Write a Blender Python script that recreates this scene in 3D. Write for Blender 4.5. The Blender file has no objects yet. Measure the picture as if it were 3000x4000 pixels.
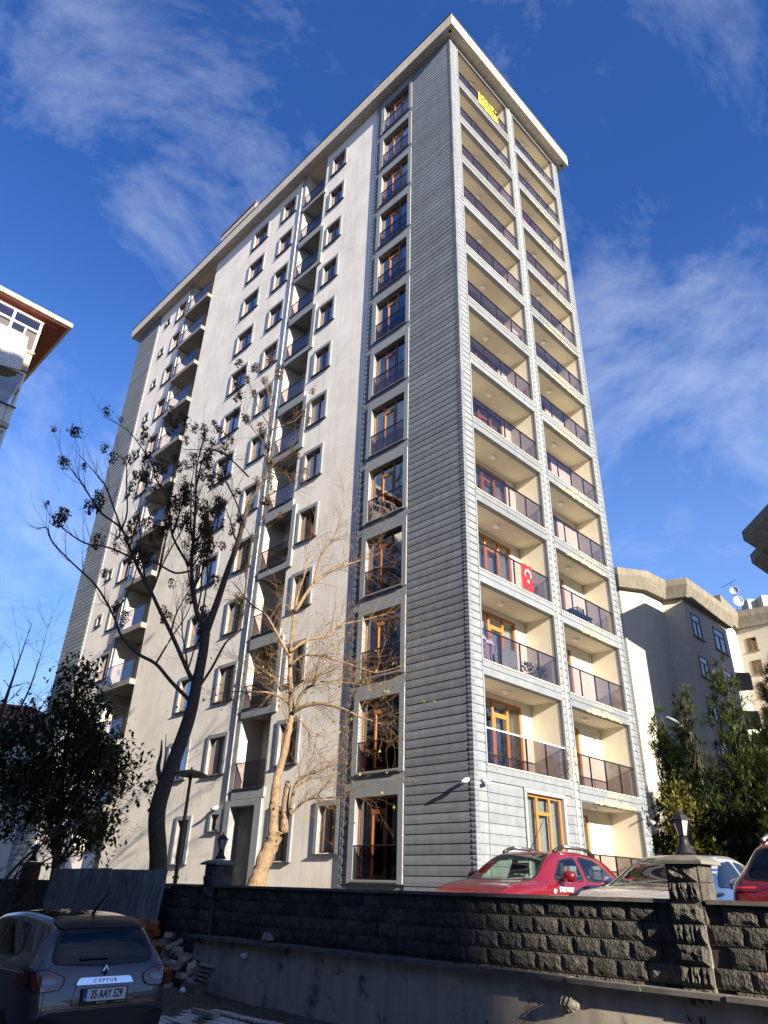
import bpy, bmesh, math, random
from mathutils import Vector, Matrix, Euler
from mathutils.bvhtree import BVHTree
from mathutils.geometry import tessellate_polygon
rnd = random.Random(7)
R = math.radians
scene = bpy.context.scene
COL = scene.collection
EYE = 1.85                     # camera height above the street
ANG = 0.777                    # heading of the apartment block
OX, OY = 2.637, 19.811         # its near corner, seen from the camera
CA, SA = math.cos(ANG), math.sin(ANG)
def L2W(x, y, z):              # site axes (x along the front face, y along the side face, z above the eye) to world
    return Vector((OX + CA*x - SA*y, OY + SA*x + CA*y, z + EYE))

# ---------------------------------------------------------------- camera, sky, sun, exposure
cam = bpy.data.cameras.new('camera'); camo = bpy.data.objects.new('camera', cam); COL.objects.link(camo)
scene.camera = camo
cam.sensor_fit = 'VERTICAL'; cam.sensor_height = 36.0; cam.lens = 2718.3/4000*36.0
cam.clip_start = 0.05; cam.clip_end = 5000
PITCH, ROLL = 0.497, 0.030
camo.matrix_world = Matrix.Translation((0, 0, EYE)) @ Matrix.Rotation(math.pi/2 + PITCH, 4, 'X') @ Matrix.Rotation(ROLL, 4, 'Z')
SUN_AZ, SUN_EL = R(145.7), R(18.0)
world = bpy.data.worlds.new('World'); scene.world = world; world.use_nodes = True
wn, wl = world.node_tree.nodes, world.node_tree.links
sky = wn.new('ShaderNodeTexSky'); sky.sky_type = 'NISHITA'; sky.sun_disc = False
sky.sun_elevation = SUN_EL; sky.sun_rotation = SUN_AZ; sky.altitude = 100; sky.air_density = 1.0; sky.dust_density = 0.3; sky.ozone_density = 5.0
tc = wn.new('ShaderNodeTexCoord')
mp = wn.new('ShaderNodeMapping'); mp.inputs['Scale'].default_value = (1.0, 1.0, 1.7); mp.inputs['Rotation'].default_value = (0.25, 0.75, 0.5); mp.inputs['Location'].default_value = (0.35, 0.2, 0.1)
n1 = wn.new('ShaderNodeTexNoise'); n1.inputs['Scale'].default_value = 2.1; n1.inputs['Detail'].default_value = 12; n1.inputs['Roughness'].default_value = 0.66; n1.inputs['Distortion'].default_value = 0.5
cr = wn.new('ShaderNodeValToRGB'); cr.color_ramp.elements[0].position = 0.465; cr.color_ramp.elements[1].position = 0.84
cr.color_ramp.elements[1].color = (0.42, 0.42, 0.42, 1)
hs = wn.new('ShaderNodeHueSaturation'); hs.inputs['Saturation'].default_value = 1.2; hs.inputs['Value'].default_value = 1.25; hs.inputs['Hue'].default_value = 0.516
mx = wn.new('ShaderNodeMix'); mx.data_type = 'RGBA'; mx.inputs[7].default_value = (7.6, 8.0, 8.8, 1)
wl.new(tc.outputs['Generated'], mp.inputs[0]); wl.new(mp.outputs[0], n1.inputs['Vector']); wl.new(n1.outputs[0], cr.inputs[0])
wl.new(sky.outputs[0], hs.inputs['Color'])
sx = wn.new('ShaderNodeSeparateXYZ'); wl.new(tc.outputs['Generated'], sx.inputs[0])
hz = wn.new('ShaderNodeMapRange'); hz.interpolation_type = 'SMOOTHSTEP'; hz.inputs[1].default_value = 0.0; hz.inputs[2].default_value = 0.8; hz.inputs[3].default_value = 0.75; hz.inputs[4].default_value = 0.05
wl.new(sx.outputs[2], hz.inputs[0])
hm = wn.new('ShaderNodeMix'); hm.data_type = 'RGBA'; hm.inputs[7].default_value = (2.2, 3.7, 7.2, 1)
wl.new(hz.outputs[0], hm.inputs[0]); wl.new(hs.outputs[0], hm.inputs[6]); wl.new(hm.outputs[2], mx.inputs[6]); wl.new(cr.outputs[0], mx.inputs[0])
wl.new(mx.outputs[2], wn['Background'].inputs[0]); wn['Background'].inputs[1].default_value = 0.054
sun = bpy.data.lights.new('sun', 'SUN'); suno = bpy.data.objects.new('sun', sun); COL.objects.link(suno)
sun.energy = 5.0; sun.angle = R(0.53); sun.color = (1.0, 0.885, 0.72)
sd = Vector((math.sin(SUN_AZ)*math.cos(SUN_EL), math.cos(SUN_AZ)*math.cos(SUN_EL), math.sin(SUN_EL)))
suno.rotation_euler = sd.to_track_quat('Z', 'Y').to_euler(); suno.location = sd*60
vs = scene.view_settings; vs.view_transform = 'Standard'; vs.look = 'None'; vs.gamma = 1.0; vs.exposure = 1.72; vs.use_curve_mapping = False

# ---------------------------------------------------------------- materials
def newmat(name):
    m = bpy.data.materials.new(name); m.use_nodes = True
    return m, m.node_tree.nodes, m.node_tree.links, m.node_tree.nodes['Principled BSDF']
def M(name, c, rough=0.85, var=0.15, scale=3.0, bump=0.0, bscale=40.0, metal=0.0, spec=0.3, rand=0.0, streak=0.0, pits=0.0, coat=0.0, drip=0.0, c2=None, c2amt=0.5, stretch=None):
    m, n, l, b = newmat(name)
    b.inputs['Roughness'].default_value = rough; b.inputs['Metallic'].default_value = metal
    b.inputs['Specular IOR Level'].default_value = spec; b.inputs['Coat Weight'].default_value = coat
    b.inputs['Coat Roughness'].default_value = 0.04
    geo = n.new('ShaderNodeNewGeometry'); pos = geo.outputs['Position']
    if stretch:
        mp = n.new('ShaderNodeMapping'); mp.inputs['Scale'].default_value = stretch; l.new(pos, mp.inputs[0]); pos = mp.outputs[0]
    no = n.new('ShaderNodeTexNoise'); no.inputs['Scale'].default_value = scale; no.inputs['Detail'].default_value = 6; no.inputs['Roughness'].default_value = 0.65
    l.new(pos, no.inputs['Vector'])
    mr = n.new('ShaderNodeMapRange'); mr.inputs[1].default_value = 0.3; mr.inputs[2].default_value = 0.7
    mr.inputs[3].default_value = 1 - var; mr.inputs[4].default_value = 1 + var; l.new(no.outputs[0], mr.inputs[0])
    val = mr.outputs[0]
    def mul(a, bb):
        q = n.new('ShaderNodeMath'); q.operation = 'MULTIPLY'; l.new(a, q.inputs[0]); l.new(bb, q.inputs[1]); return q.outputs[0]
    if rand:
        oi = n.new('ShaderNodeObjectInfo'); r2 = n.new('ShaderNodeMapRange'); r2.inputs[3].default_value = 1 - rand; r2.inputs[4].default_value = 1 + rand
        l.new(oi.outputs['Random'], r2.inputs[0]); val = mul(val, r2.outputs[0])
    if streak:
        mp2 = n.new('ShaderNodeMapping'); mp2.inputs['Scale'].default_value = (3.2, 3.2, 0.22); l.new(geo.outputs['Position'], mp2.inputs[0])
        n2 = n.new('ShaderNodeTexNoise'); n2.inputs['Scale'].default_value = 1.5; n2.inputs['Detail'].default_value = 5; l.new(mp2.outputs[0], n2.inputs['Vector'])
        r3 = n.new('ShaderNodeMapRange'); r3.inputs[1].default_value = 0.35; r3.inputs[2].default_value = 0.65; r3.inputs[3].default_value = 1 - streak; r3.inputs[4].default_value = 1 + streak*0.4
        l.new(n2.outputs[0], r3.inputs[0]); val = mul(val, r3.outputs[0])
    if drip:
        mp3 = n.new('ShaderNodeMapping'); mp3.inputs['Scale'].default_value = (4.5, 4.5, 0.16); l.new(geo.outputs['Position'], mp3.inputs[0])
        n4 = n.new('ShaderNodeTexNoise'); n4.inputs['Scale'].default_value = 1.0; n4.inputs['Detail'].default_value = 8; n4.inputs['Roughness'].default_value = 0.7; l.new(mp3.outputs[0], n4.inputs['Vector'])
        r6 = n.new('ShaderNodeMapRange'); r6.inputs[1].default_value = 0.56; r6.inputs[2].default_value = 0.72; r6.inputs[3].default_value = 1; r6.inputs[4].default_value = 1 - drip
        l.new(n4.outputs[0], r6.inputs[0]); val = mul(val, r6.outputs[0])
    if pits:
        vo = n.new('ShaderNodeTexVoronoi'); vo.inputs['Scale'].default_value = 1.5; l.new(geo.outputs['Position'], vo.inputs['Vector'])
        r4 = n.new('ShaderNodeMapRange'); r4.inputs[1].default_value = 0.04; r4.inputs[2].default_value = 0.065; r4.inputs[3].default_value = 1 - pits; r4.inputs[4].default_value = 1
        l.new(vo.outputs['Distance'], r4.inputs[0]); val = mul(val, r4.outputs[0])
    base = n.new('ShaderNodeRGB'); base.outputs[0].default_value = (*c, 1); cs = base.outputs[0]
    if c2:
        n3 = n.new('ShaderNodeTexNoise'); n3.inputs['Scale'].default_value = scale*0.6; n3.inputs['Detail'].default_value = 8; n3.inputs['Roughness'].default_value = 0.7
        l.new(pos, n3.inputs['Vector'])
        r5 = n.new('ShaderNodeMapRange'); r5.inputs[1].default_value = 0.62 - 0.2*c2amt; r5.inputs[2].default_value = 0.74 - 0.2*c2amt; l.new(n3.outputs[0], r5.inputs[0])
        mm = n.new('ShaderNodeMix'); mm.data_type = 'RGBA'; mm.inputs[7].default_value = (*c2, 1); l.new(r5.outputs[0], mm.inputs[0]); l.new(cs, mm.inputs[6]); cs = mm.outputs[2]
    vm = n.new('ShaderNodeVectorMath'); vm.operation = 'SCALE'; l.new(cs, vm.inputs[0]); l.new(val, vm.inputs['Scale'])
    l.new(vm.outputs[0], b.inputs['Base Color'])
    if bump:
        nb = n.new('ShaderNodeTexNoise'); nb.inputs['Scale'].default_value = bscale; nb.inputs['Detail'].default_value = 5; l.new(pos, nb.inputs['Vector'])
        bp = n.new('ShaderNodeBump'); bp.inputs['Strength'].default_value = min(1, bump*20); bp.inputs['Distance'].default_value = bump; l.new(nb.outputs[0], bp.inputs['Height']); l.new(bp.outputs[0], b.inputs['Normal'])
    return m
def glass(name, tint, refl=1.0, rough=0.02, ior=1.5, gl=(1, 1, 1)):
    m, n, l, b = newmat(name); n.remove(b)
    tr = n.new('ShaderNodeBsdfTransparent'); tr.inputs[0].default_value = (*tint, 1)
    g = n.new('ShaderNodeBsdfGlossy'); g.inputs['Roughness'].default_value = rough; g.inputs[0].default_value = (*gl, 1)
    lw = n.new('ShaderNodeLayerWeight'); lw.inputs[0].default_value = 0.5
    pw = n.new('ShaderNodeMath'); pw.operation = 'POWER'; pw.inputs[1].default_value = 4.0; l.new(lw.outputs['Facing'], pw.inputs[0])
    q = n.new('ShaderNodeMath'); q.operation = 'MULTIPLY_ADD'; q.inputs[1].default_value = 0.9*refl; q.inputs[2].default_value = 0.05*refl; q.use_clamp = True; l.new(pw.outputs[0], q.inputs[0])
    geo = n.new('ShaderNodeNewGeometry'); nb = n.new('ShaderNodeTexNoise'); nb.inputs['Scale'].default_value = 0.9; l.new(geo.outputs['Position'], nb.inputs['Vector'])
    bp = n.new('ShaderNodeBump'); bp.inputs['Strength'].default_value = 0.12; bp.inputs['Distance'].default_value = 0.05; l.new(nb.outputs[0], bp.inputs['Height']); l.new(bp.outputs[0], g.inputs['Normal'])
    mi = n.new('ShaderNodeMixShader'); l.new(q.outputs[0], mi.inputs[0]); l.new(tr.outputs[0], mi.inputs[1]); l.new(g.outputs[0], mi.inputs[2])
    l.new(mi.outputs[0], n['Material Output'].inputs[0])
    return m
def leafmat(name, c, var=0.4, trans=0.25):
    m, n, l, b = newmat(name)
    oi = n.new('ShaderNodeNewGeometry'); no = n.new('ShaderNodeTexNoise'); no.inputs['Scale'].default_value = 2.2; no.inputs['Detail'].default_value = 6
    l.new(oi.outputs['Position'], no.inputs['Vector'])
    mr = n.new('ShaderNodeMapRange'); mr.inputs[1].default_value = 0.3; mr.inputs[2].default_value = 0.7; mr.inputs[3].default_value = 1 - var; mr.inputs[4].default_value = 1 + var; l.new(no.outputs[0], mr.inputs[0])
    vm = n.new('ShaderNodeVectorMath'); vm.operation = 'SCALE'; vm.inputs[0].default_value = c; l.new(mr.outputs[0], vm.inputs['Scale'])
    l.new(vm.outputs[0], b.inputs['Base Color']); b.inputs['Roughness'].default_value = 0.6; b.inputs['Specular IOR Level'].default_value = 0.25
    t = n.new('ShaderNodeBsdfTranslucent'); l.new(vm.outputs[0], t.inputs[0])
    mi = n.new('ShaderNodeMixShader'); mi.inputs[0].default_value = trans; l.new(b.outputs[0], mi.inputs[1]); l.new(t.outputs[0], mi.inputs[2]); l.new(mi.outputs[0], n['Material Output'].inputs[0])
    return m
m_beige = M('beige render', (0.68, 0.645, 0.585), 0.95, 0.10, 0.7, 0.006, 55, streak=0.06, pits=0.85, drip=0.22, c2=(0.61, 0.575, 0.51), c2amt=0.3, spec=0.1)
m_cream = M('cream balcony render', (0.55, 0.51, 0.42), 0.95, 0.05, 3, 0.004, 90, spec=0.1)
m_eave = M('eave concrete', (0.44, 0.41, 0.355), 0.95, 0.10, 2.0, 0.003, 60, spec=0.1, streak=0.1)
m_clad = M('blue grey cladding', (0.158, 0.176, 0.197), 0.8, 0.12, 4, 0.006, 45, rand=0.12, spec=0.25, streak=0.08, drip=0.15)
m_trim = M('grey trim', (0.205, 0.222, 0.236), 0.9, 0.09, 3, 0.003, 60, spec=0.15, rand=0.05)
m_brown = M('brown window frame', (0.22, 0.075, 0.022), 0.5, 0.12, 6, spec=0.4)
m_orange = M('oak window frame', (0.36, 0.14, 0.035), 0.5, 0.12, 6, spec=0.4)
m_dark = M('dark room', (0.02, 0.019, 0.018), 1.0, 0.2, 2)
m_room = M('dim room wall', (0.10, 0.095, 0.085), 1.0, 0.2, 0.4)
m_curtain = M('net curtain', (0.46, 0.46, 0.45), 0.95, 0.1, 6)
m_rail = M('dark brown aluminium', (0.028, 0.022, 0.022), 0.4, 0.1, 5, metal=0.4, spec=0.5)
m_fglass = glass('far window glass', (0.7, 0.72, 0.72), 1.0)
m_dullwhite = M('dull white', (0.32, 0.30, 0.26), 0.6, 0.15, 8)
m_glass = glass('window glass', (0.80, 0.83, 0.84), 2.2)
m_bglass = glass('tinted balcony glass', (0.66, 0.63, 0.665), 0.8)
m_pipe = M('weathered white pipe', (0.42, 0.41, 0.39), 0.6, 0.08)
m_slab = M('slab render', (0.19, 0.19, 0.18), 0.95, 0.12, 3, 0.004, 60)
m_white = M('white plastic', (0.75, 0.74, 0.72), 0.5, 0.05)
m_peel = M('peeled insulation', (0.44, 0.35, 0.20), 0.95, 0.25, 18, 0.01, 50)
m_gutter = M('dark gutter', (0.05, 0.05, 0.052), 0.5, 0.2)
m_plaster = M('bare stained plaster', (0.20, 0.185, 0.155), 0.95, 0.35, 2.5, 0.01, 30, streak=0.2)
m_bark = M('grey bark', (0.085, 0.07, 0.056), 0.95, 0.45, 9, 0.04, 22, stretch=(3, 3, 0.8))
m_barkl = M('tan bark', (0.215, 0.15, 0.09), 0.95, 0.5, 8, 0.04, 20, stretch=(3, 3, 1.2))
m_twig = M('reddish twig bark', (0.17, 0.105, 0.06), 0.9, 0.3, 8)
m_block = M('split face concrete block', (0.08, 0.075, 0.064), 0.95, 0.45, 10, 0.045, 34, rand=0.3, c2=(0.17, 0.16, 0.14), c2amt=0.05)
m_cap = M('coping concrete', (0.14, 0.13, 0.115), 0.95, 0.3, 6, 0.006, 60)
m_stucco = M('stained stucco', (0.46, 0.405, 0.33), 0.95, 0.15, 3, 0.008, 50, c2=(0.06, 0.055, 0.045), c2amt=0.35, streak=0.2)
m_black = M('black plastic', (0.015, 0.015, 0.016), 0.45, 0.1)
m_chrome = M('chrome', (0.7, 0.7, 0.72), 0.12, 0.02, metal=1.0)

# ---------------------------------------------------------------- mesh builder and object helpers
class MB:
    def __init__(s): s.v = []; s.f = []; s.mi = []
    def face(s, pts, mi=0):
        i = len(s.v); s.v += [tuple(p) for p in pts]; s.f.append(tuple(range(i, i + len(pts)))); s.mi.append(mi); return s
    def box(s, x0, y0, z0, x1, y1, z1, mi=0):
        if x0 > x1: x0, x1 = x1, x0
        if y0 > y1: y0, y1 = y1, y0
        if z0 > z1: z0, z1 = z1, z0
        i = len(s.v)
        s.v += [(x0,y0,z0),(x1,y0,z0),(x1,y1,z0),(x0,y1,z0),(x0,y0,z1),(x1,y0,z1),(x1,y1,z1),(x0,y1,z1)]
        for q in ((3,2,1,0),(4,5,6,7),(0,1,5,4),(1,2,6,5),(2,3,7,6),(3,0,4,7)):
            s.f.append(tuple(i + k for k in q)); s.mi.append(mi)
        return s
    def tube(s, pts, n=5, mi=0, cap=True):            # pts: (x,y,z,r)
        rings = []; P = [Vector(p[:3]) for p in pts]; ref = Vector((0.31, 0.17, 0.93))
        for k, p in enumerate(P):
            t = (P[min(k+1, len(P)-1)] - P[max(k-1, 0)])
            if t.length < 1e-6: t = Vector((0, 0, 1))
            t.normalize()
            a = t.cross(ref)
            if a.length < 0.05: a = t.cross(Vector((1, 0, 0)))
            a.normalize(); b = t.cross(a); i = len(s.v); r = pts[k][3]
            for j in range(n):
                w = 2*math.pi*j/n; s.v.append(tuple(p + a*(r*math.cos(w)) + b*(r*math.sin(w))))
            rings.append(i)
        for k in range(len(rings)-1):
            for j in range(n):
                j2 = (j+1) % n; s.f.append((rings[k]+j, rings[k]+j2, rings[k+1]+j2, rings[k+1]+j)); s.mi.append(mi)
        if cap:
            s.f.append(tuple(rings[0]+j for j in range(n-1, -1, -1))); s.mi.append(mi)
            s.f.append(tuple(rings[-1]+j for j in range(n))); s.mi.append(mi)
        return s
    def lathe(s, prof, n=10, mi=0, c=(0, 0, 0), axis='Z', sq=None):   # prof: (r,z)
        rings = []
        for r, z in prof:
            i = len(s.v)
            for j in range(n):
                w = 2*math.pi*(j+0.5)/n; x, y = r*math.cos(w), r*math.sin(w)
                if axis == 'Z': p = (x, y, z)
                elif axis == 'Y': p = (x, z, y)
                else: p = (z, x, y)
                s.v.append((c[0]+p[0], c[1]+p[1], c[2]+p[2]))
            rings.append(i)
        for k in range(len(rings)-1):
            for j in range(n):
                j2 = (j+1) % n; s.f.append((rings[k]+j, rings[k]+j2, rings[k+1]+j2, rings[k+1]+j)); s.mi.append(mi)
        s.f.append(tuple(rings[0]+j for j in range(n))); s.mi.append(mi)
        s.f.append(tuple(rings[-1]+j for j in range(n))); s.mi.append(mi)
        return s
    def add(s, o, off=(0, 0, 0)):
        i = len(s.v); s.v += [(a+off[0], b+off[1], c+off[2]) for a, b, c in o.v]
        s.f += [tuple(i+k for k in f) for f in o.f]; s.mi += o.mi; return s
    def mesh(s, name, mats, smooth=False):
        me = bpy.data.meshes.new(name); me.from_pydata(s.v, [], s.f)
        for m in (mats if isinstance(mats, (list, tuple)) else [mats]): me.materials.append(m)
        me.polygons.foreach_set('material_index', s.mi)
        if smooth: me.polygons.foreach_set('use_smooth', [True]*len(s.f))
        me.update(); return me
    def build(s, name, mats, parent=None, loc=(0, 0, 0), smooth=False):
        return link(name, s.mesh(name, mats, smooth), parent, loc)
def link(name, data, parent=None, loc=(0, 0, 0), rot=None):
    o = bpy.data.objects.new(name, data); COL.objects.link(o); o.location = loc
    if rot: o.rotation_euler = rot
    if parent: o.parent = parent
    return o
def fixn(me):
    bm = bmesh.new(); bm.from_mesh(me); bmesh.ops.recalc_face_normals(bm, faces=bm.faces); bm.to_mesh(me); bm.free(); return me
def tag(o, label, cat, group=None):
    o['label'] = label; o['category'] = cat
    if group: o['group'] = group
    return o
def thing(name, label, cat, loc, rotz=0.0, group=None):
    o = link(name, None, None, loc, (0, 0, rotz)); o.empty_display_size = 0.2; return tag(o, label, cat, group)
def site(name, label, cat, x, y, z, group=None, rz=0.0): return thing(name, label, cat, L2W(x, y, z), ANG + rz, group)
def structure(name, mb, m, smooth=False):
    o = mb.build(name, m, smooth=smooth) if isinstance(mb, MB) else mb; o['kind'] = 'structure'; return o
def copy_tree(o, parent=None):
    c = o.copy(); COL.objects.link(c); c.parent = parent
    for ch in o.children: copy_tree(ch, c)
    return c
def text(name, s, size, m, parent, mat4, ext=0.002, sx=1.0, align='CENTER', bold=0.0):
    cu = bpy.data.curves.new(name, 'FONT'); cu.body = s; cu.size = size; cu.extrude = ext; cu.align_x = align; cu.align_y = 'CENTER'; cu.offset = bold; cu.resolution_u = 3
    tmp = bpy.data.objects.new(name, cu); COL.objects.link(tmp)
    me = bpy.data.meshes.new_from_object(tmp.evaluated_get(bpy.context.evaluated_depsgraph_get())); bpy.data.objects.remove(tmp)
    me.materials.clear(); me.materials.append(m); o = link(name, me, parent); o.matrix_local = mat4 @ Matrix.Diagonal((sx, 1, 1, 1)); return o
def frame3(o, xa, ya):          # matrix with given origin, x axis, y axis
    xa, ya = Vector(xa).normalized(), Vector(ya).normalized(); za = xa.cross(ya)
    return Matrix(((xa.x, ya.x, za.x, o[0]), (xa.y, ya.y, za.y, o[1]), (xa.z, ya.z, za.z, o[2]), (0, 0, 0, 1)))

# ================================================================ the apartment block
GB = 0.9                                        # block base lies 0.9 m under the eye
apt = site('apartment_building', 'tall beige and blue grey apartment block with wooden look cladding and stacked balconies', 'apartment building', 0, 0, -GB)
H = 2.95
def F(k): return 0.176 + GB + k*H
TOP = 38.56 + GB; NF = 13
WX, LY = 9.85, 32.1
def A(mb, name, m, parent=apt, smooth=False, **k): return mb.build(name, m, parent, smooth=smooth, **k)
def wall_holes(mb, fn, u0, u1, z0, z1, holes, depth, mi=0, rmi=0):   # fn(u, d, z): point at inward depth d
    us = sorted({u0, u1} | {min(max(h[i], u0), u1) for h in holes for i in (0, 1)}); zs = sorted({z0, z1} | {min(max(h[i], z0), z1) for h in holes for i in (2, 3)})
    for a, b in zip(us, us[1:]):
        run = None
        for c, d in list(zip(zs, zs[1:])) + [(z1, None)]:
            inside = d is None or any(h[0] <= (a+b)/2 <= h[1] and h[2] <= (c+d)/2 <= h[3] for h in holes)
            if not inside and run is None: run = c
            if inside and run is not None: mb.face([fn(a, 0, run), fn(b, 0, run), fn(b, 0, c), fn(a, 0, c)], mi); run = None
    for h in holes:
        a, b, c, d = h[:4]; dp = h[4] if len(h) > 4 else depth; rmi = 2 if (rmi and dp > 0.9) else min(rmi, 1)
        mb.face([fn(a, 0, c), fn(a, dp, c), fn(a, dp, d), fn(a, 0, d)], rmi); mb.face([fn(b, 0, c), fn(b, 0, d), fn(b, dp, d), fn(b, dp, c)], rmi)
        mb.face([fn(a, 0, c), fn(b, 0, c), fn(b, dp, c), fn(a, dp, c)], rmi); mb.face([fn(a, 0, d), fn(a, dp, d), fn(b, dp, d), fn(b, 0, d)], rmi)
XB = 0.05                                       # the beige render lies 5 cm behind the cladding
fl = lambda u, d, z: (d, u, z)                  # side (left) face
flb = lambda u, d, z: (XB + d, u, z)
ff = lambda u, d, z: (u, d, z)                  # front (right) face
# --- window columns of the side face: (u0, u1, zlow, zhigh) of the glazed opening
WIN = [(7.83, 8.86), (12.35, 13.5), (15.16, 16.6), (25.0, 26.06)]
holesL, winspots = [], []
for k in range(NF):
    for j, (a, b) in enumerate(WIN):
        if k == 0 and j == 1: continue
        z0, z1 = F(k) + 0.62, F(k) + 2.02
        if k == 0: z0, z1 = F(0) + 0.56, F(0) + 2.1
        if k == 1: z0, z1 = F(1) + 0.68, F(1) + 2.08
        holesL.append((a, b, z0, z1)); winspots.append((a, b, z0, z1))
    if k: holesL.append((27.32, 27.74, F(k)+1.24, F(k)+1.78)); winspots.append((27.32, 27.74, F(k)+1.24, F(k)+1.78))
for a, b, z0, z1 in ((5.5, 6.38, F(0)+0.78, F(0)+2.15), (12.1, 12.62, F(0)+1.6, F(0)+2.15), (14.15, 15.0-0.02, F(0)+0.5, F(0)+2.04)):
    if a == 14.15: b = 15.02
    holesL.append((a, b, z0, z1)); winspots.append((a, b, z0, z1))
winspots = [w for w in winspots if not (w[0] == 15.16 and w[2] < F(1))]; holesL = [h for h in holesL if not (h[0] == 15.16 and h[2] < F(1))]
C1, C2 = (9.5, 11.36), (21.3, 24.3)             # recessed balcony columns
for k in range(NF):
    z1 = F(k+1) - 0.285 if k < NF-1 else TOP - 0.02
    if k: holesL.append((C1[0], C1[1], F(k)-0.02, z1, 1.0))
    else: holesL.append((9.84, 11.36, F(0)-0.5, F(0)+2.36, 0.35))
    if k: holesL.append((C2[0], C2[1], F(k)-0.02, z1, 1.25))
    else: holesL.append((C2[0], C2[1], F(0)-0.6, z1, 1.25))
mb = MB(); wall_holes(mb, flb, 5.2, 29.0, -0.3, TOP, holesL, 0.16, 0, 1)
A(mb, 'wall', [m_beige, m_trim, m_cream])
# --- backs of the recesses
mb = MB()
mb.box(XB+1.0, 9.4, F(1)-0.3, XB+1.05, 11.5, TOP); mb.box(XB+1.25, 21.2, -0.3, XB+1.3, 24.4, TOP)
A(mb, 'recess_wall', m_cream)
A(MB().box(XB+0.35, 9.8, -0.3, XB+0.39, 11.4, F(0)+2.4), 'niche_wall', m_plaster)
mb = MB()
mb.box(1.6, 1.9, -0.3, 1.7, LY-0.2, TOP); mb.box(0.2, 1.40, -0.3, 1.7, 1.45, TOP); mb.box(1.7, 1.75, -0.3, WX-0.1, 1.85, TOP)
for k in range(NF): mb.box(0.33, 1.5, F(k)-0.2, 1.6, 9.3, F(k)-0.05); mb.box(0.33, 11.5, F(k)-0.2, 1.6, 21.1, F(k)-0.05); mb.box(0.33, 24.5, F(k)-0.2, 1.6, 29.0, F(k)-0.05); mb.box(1.7, 1.36, F(k)-0.2, WX-0.1, 1.75, F(k)-0.05)
A(mb, 'interior', m_room)
mb = MB().face([(WX-0.05, 0.2, -0.3), (WX-0.05, LY, -0.3), (WX-0.05, LY, TOP), (WX-0.05, 0.2, TOP)]).face([(0.1, LY-0.02, -0.3), (WX, LY-0.02, -0.3), (WX, LY-0.02, TOP), (0.1, LY-0.02, TOP)])
A(mb, 'rear_wall', m_beige)
# --- cladding boards: bevelled planks, one object each
def board_mb(L, h=0.2565, ax='y', d=0.028):     # along +y (side face, outward -x) or +x (front face, outward -y)
    prof = [(0.004, 0.0), (0.004, 0.021), (-d, 0.029), (-d-0.006, h*0.5), (-d, h-0.008), (0.004, h)]
    mb = MB()
    for (p, q) in zip(prof, prof[1:]):
        if ax == 'y': mb.face([(p[0], 0, p[1]), (q[0], 0, q[1]), (q[0], L, q[1]), (p[0], L, p[1])])
        else: mb.face([(0, p[0], p[1]), (L, p[0], p[1]), (L, q[0], q[1]), (0, q[0], q[1])])
    for e in (0, L):
        f = [((p[0], e, p[1]) if ax == 'y' else (e, p[0], p[1])) for p in prof]
        mb.face(f)
    return mb
BP = 0.2565; B0 = -0.05; NB = int((TOP - B0)/BP)
me_a = fixn(board_mb(2.43).mesh('board', m_clad)); me_e = fixn(board_mb(3.0).mesh('board', m_clad))
for i in range(NB):
    link('board', me_a, apt, (rnd.uniform(-.003, .003), 0.10, B0 + i*BP))
for i in range(NB-112, NB): link('board', me_e, apt, (0, 29.12, B0 + i*BP))
mb = MB()
bmC, bmE = board_mb(0.3), board_mb(3.0)
for i in range(NB):
    mb.add(bmC, (0, 4.84, B0 + i*BP))
    if i < NB-112: mb.add(bmE, (0, 29.12, B0 + i*BP))
for x0, w in ((0.1, 0.42), (4.84, 0.16), (5.1, 0.2), (9.43, 0.36)):
    b = board_mb(w, ax='x')
    for i in range(NB): mb.add(b, (x0, 0, B0 + i*BP))
o = A(mb, 'board', m_clad); o['kind'] = 'stuff'; fixn(o.data)
for seg in ((0.54, 1.66), (4.46, 0.36)):
    me = fixn(board_mb(seg[1], ax='x').mesh('board', m_clad))
    for i in range(16):
        if B0 + (i+1)*BP < F(1) - 0.40: link('board', me, apt, (seg[0], -0.002, B0 + i*BP))
# backing wall behind boards, with openings for the french windows
FW = (2.76, 4.58)
mb = MB(); wall_holes(mb, lambda u, d, z: (0.012 + d, u, z), 0.0, 5.2, -0.3, TOP, [(FW[0], FW[1], F(k)+0.06, F(k)+2.28) for k in range(NF)], 0.16)
mb.face([(0.012, 29.0, -0.3), (0.012, LY, -0.3), (0.012, LY, TOP), (0.012, 29.0, TOP)])
A(mb, 'cladding_wall', m_clad)
# corner logs (scalloped column at both front corners)
prof = [(0, 0.012), (0.012, 0.03), (0.05, 0.046), (0.10, 0.046), (0.125, 0.024), (0.14, 0.04), (0.19, 0.05), (0.235, 0.04), (0.2565, 0.012)]
def log_mb(x0, x1, y0, y1):
    mb = MB(); r = []
    for z, p in prof:
        i = len(mb.v); mb.v += [(x0-p, y0-p, z), (x1+p, y0-p, z), (x1+p, y1, z), (x0-p, y1, z)]; r.append(i)
    for a, b in zip(r, r[1:]):
        for j in range(4): mb.f.append((a+j, a+(j+1) % 4, b+(j+1) % 4, b+j)); mb.mi.append(0)
    mb.f += [(3, 2, 1, 0), tuple(r[-1]+j for j in range(4))]; mb.mi += [0, 0]
    return mb
me1 = log_mb(0.0, 0.10, 0.0, 0.10).mesh('corner_log', m_clad); me2 = log_mb(WX-0.1, WX, 0.0, 0.12).mesh('corner_log', m_clad)
for i in range(NB): link('corner_log', me1, apt, (0, 0, B0 + i*BP)); link('corner_log', me2, apt, (0, 0, B0 + i*BP))
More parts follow.
